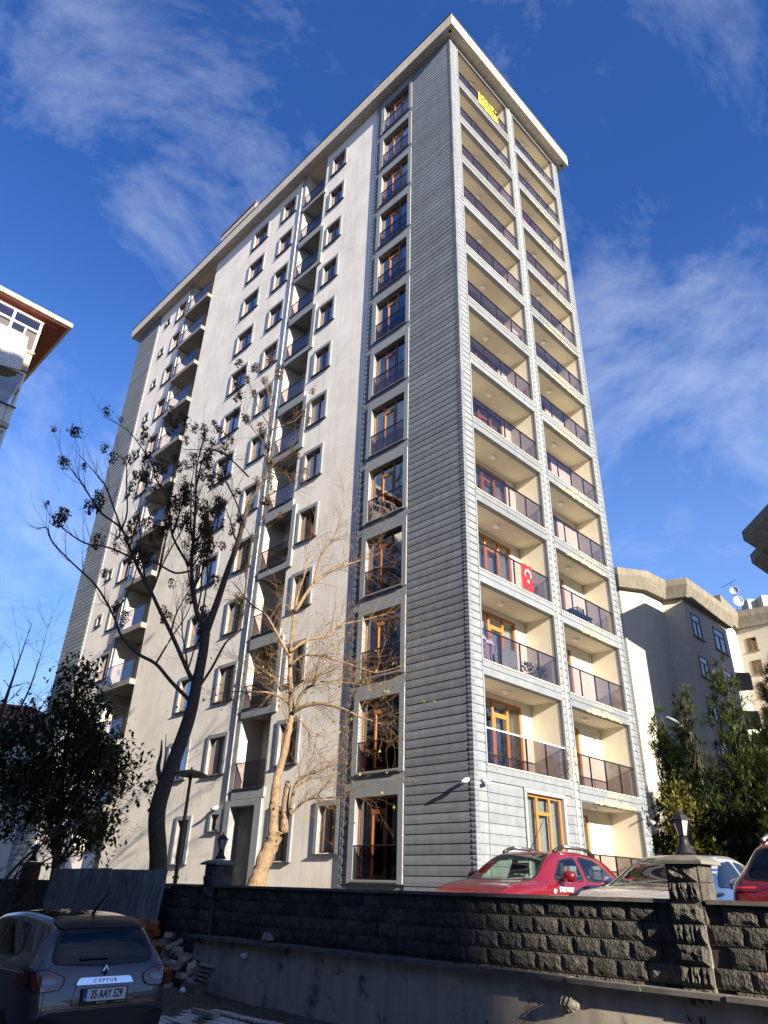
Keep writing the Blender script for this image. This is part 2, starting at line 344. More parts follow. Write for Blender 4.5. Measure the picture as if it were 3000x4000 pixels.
# vertical trims of the side face
for u, v in ((5.13, 5.24), (28.97, 29.12)): A(MB().box(-0.018, u, -0.3, 0.06, v, TOP-0.005), 'vertical_trim', m_trim)
A(MB().box(-0.005, 11.36+0.02, -0.3, 0.045, 11.66, TOP-0.005), 'pilaster', m_trim)
A(MB().box(-0.005, 24.32, -0.3, 0.045, 24.55, TOP-0.005), 'pilaster', m_trim)
for y in (11.72, 24.62):
    A(MB().tube([(0.0, y, -0.3, 0.045), (0.0, y, TOP, 0.045)], 8), 'downpipe', m_pipe, smooth=True)
# --- french windows of the clad strip
def curtain_mb(u0, u1, z0, z1, x, ax, amp=0.03, open_=0.0):
    n = max(6, int((u1-u0)/0.06)); mb = MB(); pts = []
    for i in range(n+1):
        u = u0 + (u1-u0)*i/n; d = x + amp*math.sin(i*2.1) + amp*0.6*math.sin(i*0.83+1); pts.append((u, d))
    for (a, da), (b, db) in zip(pts, pts[1:]):
        if open_ and abs((a+b)/2 - (u0+u1)/2) < open_*(u1-u0)/2: continue
        q = [(a, da, z0), (b, db, z0), (b, db, z1), (a, da, z1)]
        mb.face([(d, u, z) for u, d, z in q] if ax == 'y' else [(u, d, z) for u, d, z in q])
    return mb
def bar_frame(mb, u0, u1, z0, z1, w, d0, d1, ax):
    bx = (lambda a, b, c, d: mb.box(d0, a, c, d1, b, d)) if ax == 'y' else (lambda a, b, c, d: mb.box(a, d0, c, b, d1, d))
    bx(u0, u0+w, z0, z1); bx(u1-w, u1, z0, z1); bx(u0+w, u1-w, z0, z0+w); bx(u0+w, u1-w, z1-w, z1)
def french(k):
    mb = MB(); a, b = FW; z0, z1 = 0.06, 2.28
    p = -0.075
    mb.box(p, a-0.2, -0.04, 0.011, a, 2.56); mb.box(p, b, -0.04, 0.011, b+0.24, 2.56); mb.box(p, a, z1, 0.011, b, 2.56); mb.box(p, a, -0.04, 0.011, b, z0)
    mb.box(-0.035, a-0.2, 2.565, 0.011, b+0.24, 2.905)
    w = A(mb, 'french_window', m_trim, loc=(0, 0, F(k)))
    fr = MB(); bar_frame(fr, a, b, z0, z1, 0.06, 0.10, 0.15, 'y')
    u1, u2 = a + (b-a)*0.345, a + (b-a)*0.69
    for u in (u1, u2): fr.box(0.098, u-0.035, z0+0.06, 0.152, u+0.035, z1-0.06)
    fr.box(0.099, u1+0.035, z1-0.42, 0.151, u2-0.035, z1-0.34); bar_frame(fr, u1+0.035, u2-0.035, z0+0.06, z1-0.42, 0.055, 0.085, 0.15, 'y')
    fr.build('frame', m_orange if k % 3 else m_brown, w)
    for c, d in ((a+0.06, u1-0.035), (u1+0.035, u2-0.035), (u2+0.035, b-0.06)):
        MB().box(0.122, c, z0+0.06, 0.128, d, z1-0.06).build('pane', m_glass, w)
    if k not in (12, 7, 1): curtain_mb(a, b, z0, z1-0.05, 0.30, 'y', open_=(0.35, 0, 0.5, 0.25)[k % 4]).build('curtain', m_curtain, w)
    MB().box(-0.055, a+0.0, 0.065, -0.045, b, 0.93).build('railing_pane', m_bglass, w)
    MB().box(-0.07, a, 0.93, -0.03, b, 0.965).build('handrail', m_rail, w)
    MB().box(-0.11, a-0.03, -0.035, -0.077, b+0.05, 0.0).build('sill', m_gutter, w)
    return w
for k in range(NF): french(k)
# --- ordinary windows of the side face
wcache = {}
def window(a, b, z0, z1, curtain=True, k=0):
    key = (round(b-a, 2), round(z1-z0, 2), curtain)
    if key not in wcache:
        W, Hh = b-a, z1-z0; e = 0.15; p = -0.055
        s = MB(); s.box(p, -e, -0.03, -0.001, 0, Hh+e); s.box(p, W, -0.03, -0.001, W+e, Hh+e); s.box(p, 0, Hh, -0.001, W, Hh+e)
        fr = MB(); bar_frame(fr, 0, W, 0, Hh, 0.055, 0.09, 0.15, 'y')
        panes = [(0.055, W-0.055)]
        if W > 0.7:
            c = W*0.5; fr.box(0.085, c-0.05, 0.055, 0.152, c+0.05, Hh-0.055); panes = [(0.055, c-0.05), (c+0.05, W-0.055)]
        pm = []
        for c, d in panes:
            q = MB(); q.box(0.115, c, 0.055, 0.12, d, Hh-0.055); pm.append(q.mesh('pane', m_glass))
        cm = curtain_mb(0, W, 0, Hh, 0.26, 'y').mesh('curtain', m_curtain) if curtain else None
        sl = MB(); sl.box(-0.10, -e-0.03, -0.065, 0.02, W+e+0.03, -0.032)
        wcache[key] = (s.mesh('window', m_trim), fr.mesh('frame', m_brown), pm, cm, sl.mesh('sill', m_gutter))
    s, fr, pm, cm, sl = wcache[key]
    w = link('window', s, apt, (XB, a, z0)); link('frame', fr, w)
    for q in pm: link('pane', q, w)
    if cm: link('curtain', cm, w)
    if b-a > 0.7 and rnd.random() < 0.3:
        q = MB(); q.box(0.19, 0.02, (z1-z0)*rnd.uniform(.35, .75), 0.2, b-a-0.02, z1-z0-0.03); q.build('blind', m_curtain, w)
    link('sill', sl, w)
for i, (a, b, z0, z1) in enumerate(winspots): window(a, b, z0, z1, curtain=(b-a > 0.7 and rnd.random() < 0.75), k=i)
# --- recessed balconies of the side face
for k in range(NF):
    if k:                                       # narrow kitchen balconies
        s = MB(); a, b = C1
        s.box(-0.045, a-0.12, -0.36, XB-0.002, b+0.02, -0.02); s.box(XB, a+0.01, -0.30, XB+1.0, b-0.01, -0.02)
        if k % 2 == 0 and k < NF-1: s.box(-0.05, a-0.36, -0.36, XB-0.002, a-0.12, H-0.36-0.003); s.box(-0.046, a-0.12, H-0.56, XB-0.002, b, H-0.363)
        w = A(s, 'balcony', m_trim, loc=(0, 0, F(k)))
        MB().box(-0.005, a+0.02, 0.0, 0.005, b-0.02, 0.90).build('railing_pane', m_bglass, w)
        MB().box(-0.02, a, 0.905, 0.02, b, 0.94).build('handrail', m_rail, w)
        MB().box(-0.10, a-0.1, -0.018, XB-0.003, b-0.0, 0.006).build('ledge', m_gutter, w)
        d = MB(); bar_frame(d, a+0.25, a+1.05, 0.0, 2.05, 0.06, XB+0.95, XB+0.997, 'y'); d.build('door_frame', m_brown, w)
        MB().box(XB+0.975, a+0.31, 0.06, XB+0.99, a+0.99, 1.99).build('door_pane', m_glass, w)
    a, b = C2
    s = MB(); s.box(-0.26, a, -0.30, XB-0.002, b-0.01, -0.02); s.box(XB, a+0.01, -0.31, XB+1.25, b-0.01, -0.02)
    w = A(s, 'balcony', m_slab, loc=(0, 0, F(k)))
    for i in range(3):
        c = a + 0.04 + i*(b-a-0.06)/3; MB().box(-0.215, c, 0.0, -0.205, c + (b-a-0.06)/3 - 0.03, 0.95).build('railing_pane', m_bglass, w)
    MB().box(-0.23, a, 0.955, -0.19, b, 0.99).build('handrail', m_rail, w)
    MB().box(-0.215, a, 0.0, XB, a+0.012, 0.93).build('railing_pane', m_bglass, w)
    d = MB(); bar_frame(d, a+1.0, a+2.2, 0.0, 2.1, 0.06, XB+1.2, XB+1.247, 'y'); d.build('door_frame', m_brown, w)
    MB().box(XB+1.225, a+1.06, 0.06, XB+1.24, a+2.14, 2.04).build('door_pane', m_dark, w)
# niche surround on the ground floor
mb = MB(); p = -0.045
mb.box(p, 9.46, -0.3, XB-0.002, 9.84, F(0)+2.36); mb.box(p, 11.36, -0.3, -0.006, 11.68, F(0)+2.36); mb.box(p, 9.46, F(0)+2.36, XB-0.002, 11.68, F(1)-0.37)
A(mb, 'niche_surround', m_trim)
# --- front face: bay openings
BAY = ((0.56, 4.80), (5.34, 9.40)); D = 1.2
mb = MB(); hs_ = []
for k in range(1, NF):
    z1 = F(k) + 2.53 if k < NF-1 else TOP-0.03
    hs_ += [(BAY[0][0], BAY[0][1], F(k)-0.02, z1, 0.16), (BAY[1][0], BAY[1][1], F(k)-0.08, z1-0.05, 0.16)]
hs_ += [(BAY[1][0], BAY[1][1], F(0)-0.05, F(0)+2.44, 0.16), (2.36, 4.30, F(0)+0.1, F(0)+2.40, 0.16)]
wall_holes(mb, lambda u, d, z: (u, 0.012 + d, z), 0.0, WX, -0.3, TOP, hs_, 0.16)
A(mb, 'front_wall', m_trim)
def bay(b, k):
    a, c = BAY[b]; dz = -0.06 if b else 0.0
    h = 2.53 if k < NF-1 else TOP - F(k) - 0.03
    if b == 0: door = (1.88, 4.20, 0.0, 2.38)
    else: door = (6.25, 7.86, 0.0, 2.33)
    s = MB()
    wall_holes(s, lambda u, d, z: (u, D + d, z), a, c, -0.02, h, [door], 0.12)
    s.face([(a+0.002, 0.171, -0.02), (a+0.002, D, -0.02), (a+0.002, D, h), (a+0.002, 0.171, h)]); s.face([(c-0.002, 0.171, -0.02), (c-0.002, 0.171, h), (c-0.002, D, h), (c-0.002, D, -0.02)])
    s.face([(a, 0.17, h-0.003), (c, 0.17, h-0.003), (c, D, h-0.003), (a, D, h-0.003)]); s.face([(a, 0.03, -0.015), (a, D, -0.015), (c, D, -0.015), (c, 0.03, -0.015)])
    w = A(s, 'balcony', m_cream, loc=(0, 0, F(k)+dz))
    fr = MB(); d0, d1, z0, z1 = door; bar_frame(fr, d0, d1, z0, z1, 0.07, D+0.03, D+0.09, 'x'); fm = m_orange if k < 4 else m_brown
    if b == 0:
        u1, u2 = 2.66, 3.46
        for u in (u1, u2): fr.box(u-0.04, D+0.028, 0.07, u+0.04, D+0.092, z1-0.07)
        fr.box(u1+0.04, D+0.029, z1-0.5, u2-0.04, D+0.091, z1-0.42); bar_frame(fr, u1+0.04, u2-0.04, 0.07, z1-0.5, 0.06, D+0.015, D+0.09, 'x')
        pn = [(d0+0.07, u1-0.04), (u1+0.04, u2-0.04), (u2+0.04, d1-0.07)]
    else:
        fr.box(7.36, D+0.028, 0.07, 7.44, D+0.092, z1-0.07); pn = [(d0+0.07, 7.36), (7.44, d1-0.07)]
    fr.build('door_frame', fm, w)
    for u, v in pn: MB().box(u, D+0.055, 0.07, v, D+0.061, z1-0.07).build('door_pane', m_glass, w)
    if k != 1 or b: curtain_mb(d0, d1, 0, z1-0.04, D+0.22, 'x', 0.025, open_=0.0 if k in (3, 4, 2, 5) else 0.4).build('curtain', m_curtain, w)
    if k == 1 and b == 0: MB().box(d0, D+0.3, 0, d1, D+0.32, z1).build('cardboard', m_room, w)
    n = 4 if b == 0 else 4
    for i in range(n):
        u = a + 0.02 + (c-a-0.04)*i/n; v = a + 0.02 + (c-a-0.04)*(i+1)/n
        MB().box(u+0.02, 0.04, 0.03, v-0.02, 0.05, 1.0).build('railing_pane', m_bglass, w)
        if i: MB().box(u-0.022, 0.052, 0.0, u+0.022, 0.09, 1.0).build('post', m_rail, w)
    MB().box(a, 0.025, 1.0, c, 0.07, 1.035).build('handrail', m_white if (k == 1 and b == 0) else m_rail, w)
    MB().box(a-0.02, -0.075, -0.012, c+0.02, 0.03, 0.018).build('sill', m_cream, w)
    MB().lathe([(0.13, 0), (0.135, -0.04), (0.09, -0.09), (0.02, -0.10)], 10, c=((a+c)/2 - 0.1, 0.62, h-0.004)).build('ceiling_lamp', m_white, w, smooth=True)
for k in range(1, NF): bay(0, k)
for k in range(0, NF): bay(1, k)
def fascia(b, k):
    a, c = BAY[b]; dz = -0.06 if b else 0
    s = MB(); s.box(a-0.03, -0.035, -0.42, c+0.03, 0.011, -0.20); s.box(a-0.03, -0.045, -0.185, c+0.03, 0.011, -0.013)
    A(s, 'fascia', m_clad, loc=(0, 0, F(k)+dz))
for k in range(1, NF):
    for b in (0, 1): fascia(b, k)
fascia(1, 0)
for k in range(NF):
    for b in (0, 1):
        if k == 0 and b == 0: continue
        a, c = BAY[b]; z0 = F(k) + 0.03 - 0.06*b; z1 = F(k) + (2.52 if k < NF-1 else 2.7) - 0.06*b
        A(MB().box(a-0.035, -0.05, z0, a+0.012, 0.03, z1), 'opening_trim', m_trim); A(MB().box(c-0.012, -0.04, z0, c+0.03, 0.03, z1), 'opening_trim', m_trim)
A(MB().box(0.55, -0.03, TOP-0.25, WX-0.45, 0.011, TOP-0.005), 'head_board', m_clad)
# peeled paint on the right hand fascias: ragged flakes a few millimetres thick
def flake_mb(L, h, seed):
    r = random.Random(seed); mb = MB(); n = int(L/0.045); top = 0.0; prev = None
    for i in range(n+1):
        t = i/n; env = max(0.0, math.sin(math.pi*t))**0.6
        a = h*env*(0.12 + 0.75*r.random()**1.6) + 0.012; b = -0.012*r.random() - (0.05*r.random()**3)
        p = (L*t, -0.004 - 0.012*r.random(), b, a)
        if prev and r.random() < 0.92:
            x0, d0, b0, a0 = prev; x1, d1, b1, a1 = p
            mb.face([(x0, d0, b0), (x1, d1, b1), (x1, d1-0.004, a1), (x0, d0-0.004, a0)]); mb.face([(x0, d0, b0), (x0, 0.0, b0+0.01), (x1, 0.0, b1+0.01), (x1, d1, b1)])
            mb.face([(x0, d0-0.004, a0), (x1, d1-0.004, a1), (x1, 0.006, a1+0.004), (x0, 0.006, a0+0.004)])
        prev = p
    return mb
for k in range(0+1, NF):
    L = rnd.uniform(1.9, 3.0) if k < 12 else 1.0; h = rnd.uniform(0.2, 0.32) if k < 8 else 0.16
    o = A(flake_mb(L, h, k), 'peeled_plaster', m_peel, loc=(6.0 + rnd.uniform(0, 0.5), -0.036, F(k)-0.06-0.42)); o['label'] = 'ragged cream strip where the paint has peeled off'
    if k < 9: A(flake_mb(L*0.55, 0.09, 50+k), 'peeled_plaster', m_peel, loc=(6.6 + rnd.uniform(0, 0.6), -0.046, F(k)-0.06-0.11))
mb = flake_mb(1.1, 0.5, 77); o = A(mb, 'peeled_plaster', m_peel, loc=(0, 0, 0)); o.rotation_euler = (0, -math.pi/2, 0); o.location = (5.3, -0.05, F(1)+0.05)
o = A(flake_mb(0.8, 0.3, 78), 'peeled_plaster', m_plaster); o.rotation_euler = (0, -math.pi/2, 0); o.location = (4.86, -0.056, F(1)+0.15)
A(MB().box(5.02, -0.06, -0.3, 5.08, 0.01, TOP-0.01), 'cable_cover', m_cream)
# ground floor front window
w = A(MB().box(2.24, -0.06, F(0)+0.06, 2.36, 0.011, F(0)+2.52).box(4.30, -0.06, F(0)+0.06, 4.42, 0.011, F(0)+2.52).box(2.36, -0.06, F(0)+2.40, 4.30, 0.011, F(0)+2.52), 'front_window', m_trim)
fr = MB(); bar_frame(fr, 2.36, 4.30, F(0)+0.1, F(0)+2.40, 0.07, 0.06, 0.12, 'x')
for u in (3.0, 3.68): fr.box(u-0.045, 0.058, F(0)+0.17, u+0.045, 0.122, F(0)+2.33)
fr.box(3.045, 0.059, F(0)+1.86, 3.635, 0.121, F(0)+1.95); fr.build('frame', m_orange, w)
for u, v in ((2.43, 2.955), (3.045, 3.635), (3.725, 4.23)): MB().box(u, 0.085, F(0)+0.17, v, 0.092, F(0)+2.33).build('pane', m_glass, w)
curtain_mb(2.36, 4.3, F(0)+0.1, F(0)+2.36, 0.24, 'x', 0.03).build('curtain', m_curtain, w)
MB().box(2.3, -0.10, F(0)+0.75, 4.34, -0.065, F(0)+0.79).build('handrail', m_rail, w)
# --- roof
mb = MB(); zt = 39.42 + GB
mb.box(-0.5, -0.55, TOP, WX+0.56, LY+0.85, zt)
rf = A(mb, 'roof', m_eave)
g = MB(); g.box(-0.53, -0.58, zt, WX+0.59, LY+0.88, zt+0.07); g.build('gutter', m_gutter, rf)
for x, y in ((-0.25, -0.25), (WX+0.3, -0.27)): MB().lathe([(0.075, 0), (0.08, -0.01)], 10, c=(x, y, TOP)).build('vent', m_dark, rf)
mb = MB().box(0.35, 17.9, zt+0.07, 5.0, 22.2, zt+2.9); st = A(mb, 'stair_tower', m_eave)
MB().box(0.28, 17.83, zt+2.9, 5.07, 22.27, zt+2.97).build('coping', M('rusty flashing', (0.28, 0.12, 0.07), 0.7, 0.3), st)
# --- cameras and small lamps on the block
def seccam(x, y, z, dx, dy):
    mb = MB(); mb.tube([(0, 0, 0, 0.05), (dx*0.12, dy*0.12, -0.02, 0.05)], 8); mb.tube([(dx*0.12, dy*0.12, -0.02, 0.03), (dx*0.2, dy*0.2, -0.04, 0.03)], 8)
    mb.tube([(dx*0.16-dy*0.1, dy*0.16+dx*0.1, -0.05, 0.045), (dx*0.2+dy*0.14, dy*0.2-dx*0.14, -0.09, 0.05)], 8)
    A(mb, 'security_camera', m_white, loc=(x, y, z), smooth=True)
seccam(-0.05, 0.16, F(0)+2.5, -1, 0); seccam(0.3, -0.05, F(0)+2.5, 0, -1); seccam(WX-0.05, -0.06, F(0)+2.2, 0, -1)
seccam(XB-0.06, 12.2, F(0)+2.4, -1, 0)

# ================================================================ ground
ZS, ZC = -EYE, -0.9                              # street and courtyard levels relative to the eye
m_asph = M('worn paving', (0.10, 0.096, 0.09), 0.95, 0.3, 5, 0.01, 60, c2=(0.06, 0.055, 0.04), c2amt=0.4)
m_soil = M('soil', (0.085, 0.07, 0.05), 1.0, 0.4, 6, 0.02, 30)
m_conc = M('courtyard paving', (0.14, 0.135, 0.125), 0.95, 0.2, 3)
mb = MB(); S = 700
mb.face([(-S, -S, 0), (S, -S, 0), (S, S, 0), (-S, S, 0)]); structure('ground', mb, m_asph)
WXL = -6.69                                       # street side face of the block wall on the site axes
def sbox(mb, x0, y0, z0, x1, y1, z1, mi=0):       # box on the site axes, straight into world coordinates
    i = len(mb.v)
    for z in (z0, z1):
        for x, y in ((x0, y0), (x1, y0), (x1, y1), (x0, y1)): mb.v.append(tuple(L2W(x, y, z)))
    for q in ((3,2,1,0),(4,5,6,7),(0,1,5,4),(1,2,6,5),(2,3,7,6),(3,0,4,7)): mb.f.append(tuple(i+k for k in q)); mb.mi.append(mi)
    return mb
structure('courtyard', sbox(MB(), WXL+0.36, -60, ZS-0.2, 90, 120, ZC), m_conc)
# paving stones of the strip of street in view
pv = structure('paving', sbox(MB(), -11.0, -9.0, ZS-0.1, -7.25, 2.5, ZS+0.012), m_soil)
pm = []
m_stone = M('grey paver', (0.44, 0.43, 0.40), 0.95, 0.25, 6, 0.006, 60, rand=0.18)
for q in range(4):
    b = MB(); e = 0.012
    b.box(-0.095, -0.195, 0, 0.095, 0.195, 0.03); pm.append(b.mesh('paving_stone', m_stone))
cnt = 0
for i in range(18):
    for j in range(26):
        x = -7.75 - i*0.203; y = -8.2 + j*0.405 + (0.2 if i % 2 else 0)
        if y > -0.45 + 0.25*math.sin(i*1.3) + 0.1*(x+7.75) or rnd.random() < 0.05 or (-8.05 < x < -7.85 and rnd.random() < .6): continue
        if cnt >= 295: continue
        cnt += 1; p = L2W(x, y, ZS + 0.005 + rnd.uniform(-.006, .01)); link('paving_stone', rnd.choice(pm), pv, p, (rnd.uniform(-.02, .02), rnd.uniform(-.02, .02), ANG + rnd.uniform(-.03, .03)))

# ================================================================ the block wall
wall = site('block_wall', 'dark split face concrete block wall with pillars in front of the parked cars', 'wall', WXL, 0, ZS)
BW, BH = 0.388, 0.2025
wz = -ZS                                          # eye level in wall coordinates
def block_mb(w, h, seed, d=0.013):
    r = random.Random(seed); mb = MB(); nx, nz = 6, 4; g = 0.006
    def pt(i, k):
        y = g + (w-2*g)*i/nx; z = g + (h-2*g)*k/nz; e = 0 if i in (0, nx) or k in (0, nz) else 1
        return (-(0.004 + e*(0.012 + d*r.random()*0.8)), y, z)
    P = [[pt(i, k) for k in range(nz+1)] for i in range(nx+1)]
    for i in range(nx):
        for k in range(nz): mb.face([P[i][k], P[i][k+1], P[i+1][k+1], P[i+1][k]])
    rim = [P[i][0] for i in range(nx+1)] + [P[nx][k] for k in range(1, nz+1)] + [P[i][nz] for i in range(nx-1, -1, -1)] + [P[0][k] for k in range(nz-1, 0, -1)]
    for a, b in zip(rim, rim[1:] + rim[:1]): mb.face([a, b, (0.03, b[1], b[2]), (0.03, a[1], a[2])])
    return mb
bms = [block_mb(BW, BH, s).mesh('block', m_block) for s in range(10)]
core = MB().box(0.02, -13.4, 0, 0.36, 30, wz-0.052); core.build('wall_core', M('mortar', (0.05, 0.05, 0.047), 1, 0.3), wall)
far = MB(); PIL = (-8.27, 1.73, 11.73)
nb = 0
for r in range(9):
    z = wz - 0.05 - (r+1)*BH
    if z < -0.1: break
    y = -13.3 + (BW/2 if r % 2 else 0)
    while y < 29.5:
        if not any(abs(y + BW/2 - p) < 0.32 for p in PIL):
            if nb < 296 and y < 3.9 and r < 6 and y > -11.8: link('block', rnd.choice(bms), wall, (0, y, z)); nb += 1
            else: far.add(block_mb(BW, BH, int(rnd.random()*1e6), 0.02), (0, y, z))
        y += BW
o = far.build('block', m_block, wall); o['kind'] = 'stuff'
for y in [-13.2 + 0.75*i for i in range(57)]:
    if any(y < p + 0.25 and y + 0.74 > p - 0.25 for p in PIL):
        continue
    MB().box(-0.06, y+0.003, wz-0.05, 0.40, y+0.745, wz-0.005 + rnd.uniform(-.003, .003)).build('coping_stone', m_cap, wall)
for p in PIL:                                     # fill the coping up to each pillar
    ys = [-13.2 + 0.75*i for i in range(57)]; bad = [y for y in ys if y < p + 0.25 and y + 0.74 > p - 0.25]
    for a, b in ((min(bad), p-0.235), (p+0.235, max(bad)+0.745)):
        if b - a > 0.02: MB().box(-0.06, a, wz-0.05, 0.40, b, wz-0.006).build('coping_stone', m_cap, wall)
def pillar(py):
    a = py - 0.185
    body = MB().box(-0.05, py-0.175, 0, 0.36, py+0.175, wz + 0.36)
    pl = body.build('pillar', m_cap, wall)
    for r in range(-7, 2):
        z = wz - 0.05 + r*BH + (0.02 if r >= 0 else 0)
        if r % 2: parts = [(0.0, 0.37)]
        else: parts = [(0.0, 0.118), (0.124, 0.245), (0.25, 0.37)]
        for u, v in parts:
            d = 0.05 if r % 2 else rnd.uniform(0.02, 0.05)
            b = block_mb(v-u, BH, int(rnd.random()*1e6), d); b.build('pillar_block', m_block, pl, (-0.062, a+u, z))
            # the same stone on the flank that faces the sun
    for r in range(-1, 2):
        z = wz - 0.05 + r*BH + (0.02 if r >= 0 else 0)
        for u in ((0.0, 0.2), (0.205, 0.4)):
            MB().box(-0.05+u[0]+0.004, a-0.02, z+0.004, -0.05+u[1], a+0.02, z+BH-0.004).build('pillar_block', m_block, pl)
    c = MB(); hw = 0.285; z0 = wz + 0.36
    P = [[(-1, -1), (1, -1), (1, 1), (-1, 1)]]
    lv = [(hw, 0.0), (hw, 0.035), (hw*0.74, 0.075), (0.13, 0.10)]
    ri = []
    for w, z in lv:
        i = len(c.v); c.v += [(0.155 + sx*w, py + sy*w, z0 + z) for sx, sy in P[0]]; ri.append(i)
    for x, y in zip(ri, ri[1:]):
        for j in range(4): c.f.append((x+j, x+(j+1) % 4, y+(j+1) % 4, y+j)); c.mi.append(0)
    c.f += [(ri[0]+3, ri[0]+2, ri[0]+1, ri[0]), tuple(ri[-1]+j for j in range(4))]; c.mi += [0, 0]
    c.build('pillar_cap', m_cap, pl)
for p in PIL: pillar(p)
# ledge and rendered retaining wall below
led = site('retaining_wall', 'low stained rendered wall with a projecting ledge below the block wall', 'wall', WXL, 0, ZS)
yl = 1.9
mb = MB(); mb.box(-0.10, -13.4, -0.3, -0.058, yl, wz-0.935); mb.build('rendered_face', m_stucco, led)
mb = MB()
for i in range(16):
    y0, y1 = -13.4 + i*0.956, -13.4 + (i+1)*0.956 - 0.006; z = wz - 0.935 + rnd.uniform(-.006, .006)
    MB().box(-0.24 + rnd.uniform(-.01, .01), y0, z, -0.058, y1, z + 0.05).build('ledge', m_cap, led)
# bulkhead lights and pipe stubs on the retaining wall
def bulkhead(y, z, label, flat=False):
    t = site('bulkhead_light', label, 'wall light', WXL-0.10 if not flat else WXL-0.15, y, ZS+z, 'round caged lights of the retaining wall')
    if flat: t.rotation_euler = (0, R(90), ANG)
    t2 = t
    b = MB(); n = 14
    for s_, dz in ((1, 0),):
        pr = [(0.10, 0.0), (0.10, -0.035), (0.085, -0.05)]
        b.lathe([(r, -z_) for r, z_ in pr][::-1], n, axis='X')
    b.v = [(-abs(x), y_*1.45, z_*0.85) for x, y_, z_ in b.v]
    b.build('base', m_dullwhite, t2)
    g = MB(); g.lathe([(0.02, 0.11), (0.06, 0.095), (0.08, 0.05)], n, axis='X'); g.v = [(-x, y_*1.45, z_*0.85) for x, y_, z_ in g.v]
    g.build('diffuser', M('frosted glass', (0.28, 0.26, 0.20), 0.3, 0.1), t2, smooth=True)
    for k in (-1, 0, 1):
        c = MB(); c.tube([(-0.03, k*0.06, -0.085), (-0.10, k*0.06, -0.05), (-0.125, k*0.06, 0), (-0.10, k*0.06, 0.05), (-0.03, k*0.06, 0.085)] and [(-0.03, k*0.06, -0.085, .006), (-0.10, k*0.06, -0.05, .006), (-0.125, k*0.06, 0, .006), (-0.10, k*0.06, 0.05, .006), (-0.03, k*0.06, 0.085, .006)], 5); c.build('cage_bar', m_dullwhite, t2)
bulkhead(-6.65, wz-1.16, 'caged oval light fixed on the stained rendered wall below the right pillar')
bulkhead(-0.55, wz-0.85, 'white caged light lying on the ledge near the rubble heap', True)
t = tag(MB().tube([(0.02, 0, 0, 0.05), (-0.10, 0, -0.02, 0.05)], 10).build('drain_pipe', m_white, None, L2W(WXL-0.1, 0.1, -1.12), smooth=True), 'white pipe stub sticking out of the rendered wall near its left end', 'pipe'); t.rotation_euler = (0, 0, ANG)
t = tag(MB().tube([(0.1, 0.1, -0.06, 0.05), (-0.12, -0.12, 0.02, 0.05)], 10).build('drain_pipe', m_white, None, L2W(-7.5, 0.9, ZS+0.16), smooth=True), 'white pipe stub lying on the soil beside the rubble', 'pipe'); t.rotation_euler = (0, 0, ANG)
# --- pillar lanterns
def lantern(py, label):
    t = site('pillar_lantern', label, 'garden lamp', WXL+0.155, py, 0.475, 'black lanterns on the wall pillars')
    MB().lathe([(0.12, 0.0), (0.115, 0.02), (0.075, 0.08), (0.055, 0.14), (0.05, 0.2)], 8).build('base', m_black, t, smooth=True)
    MB().lathe([(0.055, 0.205), (0.10, 0.375)], 6).build('diffuser', M('lantern glass', (0.33, 0.32, 0.30), 0.3, 0.05), t)
    c = MB()
    for j in range(6):
        w = 2*math.pi*(j+0.5)/6; c.tube([(0.06*math.cos(w), 0.06*math.sin(w), 0.2, 0.007), (0.106*math.cos(w), 0.106*math.sin(w), 0.378, 0.007)], 4)
    c.build('cage', m_black, t)
    MB().lathe([(0.128, 0.376), (0.128, 0.386), (0.10, 0.40), (0.085, 0.43), (0.05, 0.46), (0.012, 0.475), (0.014, 0.49), (0.004, 0.525)], 6).build('cap', m_black, t)
lantern(-8.27, 'black lantern with pale glass on the sunlit pillar among the parked cars')
lantern(1.73, 'black lantern in shade on the pillar between tin fence and leaning tree')
lantern(11.73, 'small black lantern on the far pillar behind the dark shrub')
# --- tin fence leaning before the wall
tf = site('tin_fence', 'corrugated grey metal sheet fence standing against the dark block wall', 'fence', WXL-0.28, 0, ZS)
m_tin = M('galvanised sheet', (0.24, 0.26, 0.28), 0.5, 0.75, 6, 0.003, 30, metal=0.5, stretch=(5, 5, 0.3), spec=0.4, rand=0.25)
y = 3.15
for i in range(7):
    w = 0.88; mb = MB(); n = 22; zt_ = wz + 0.27 + rnd.uniform(-.015, .02); pts = []
    for j in range(n+1):
        u = j/n*w; ph = (j % 4); x = {0: 0.0, 1: -0.018, 2: -0.018, 3: 0.0}[ph] if j not in (0, n) else 0.012
        pts.append((x, u))
    for (x0, u0), (x1, u1) in zip(pts, pts[1:]):
        mb.face([(x0-0.10, u0, 0.1), (x1-0.10, u1, 0.1), (x1+0.04, u1, zt_), (x0+0.04, u0, zt_)])
    mb.build('sheet', m_tin, tf, (-0.02*(i % 2), y - 0.02, 0)); y += 0.86
MB().box(0.06, 3.0, wz-0.1, 0.1, 9.2, wz-0.03).build('rail', m_plaster, tf)
tag(MB().tube([(0, 0, -0.9, 0.025), (0.1, 0.12, 1.15, 0.025)], 6).build('rusty_pole', M('rust', (0.16, 0.05, 0.025), 0.9, 0.4, 12), None, L2W(-7.1, 10.2, -0.9)), 'thin rusty steel pole leaning beside the tin fence', 'pole')
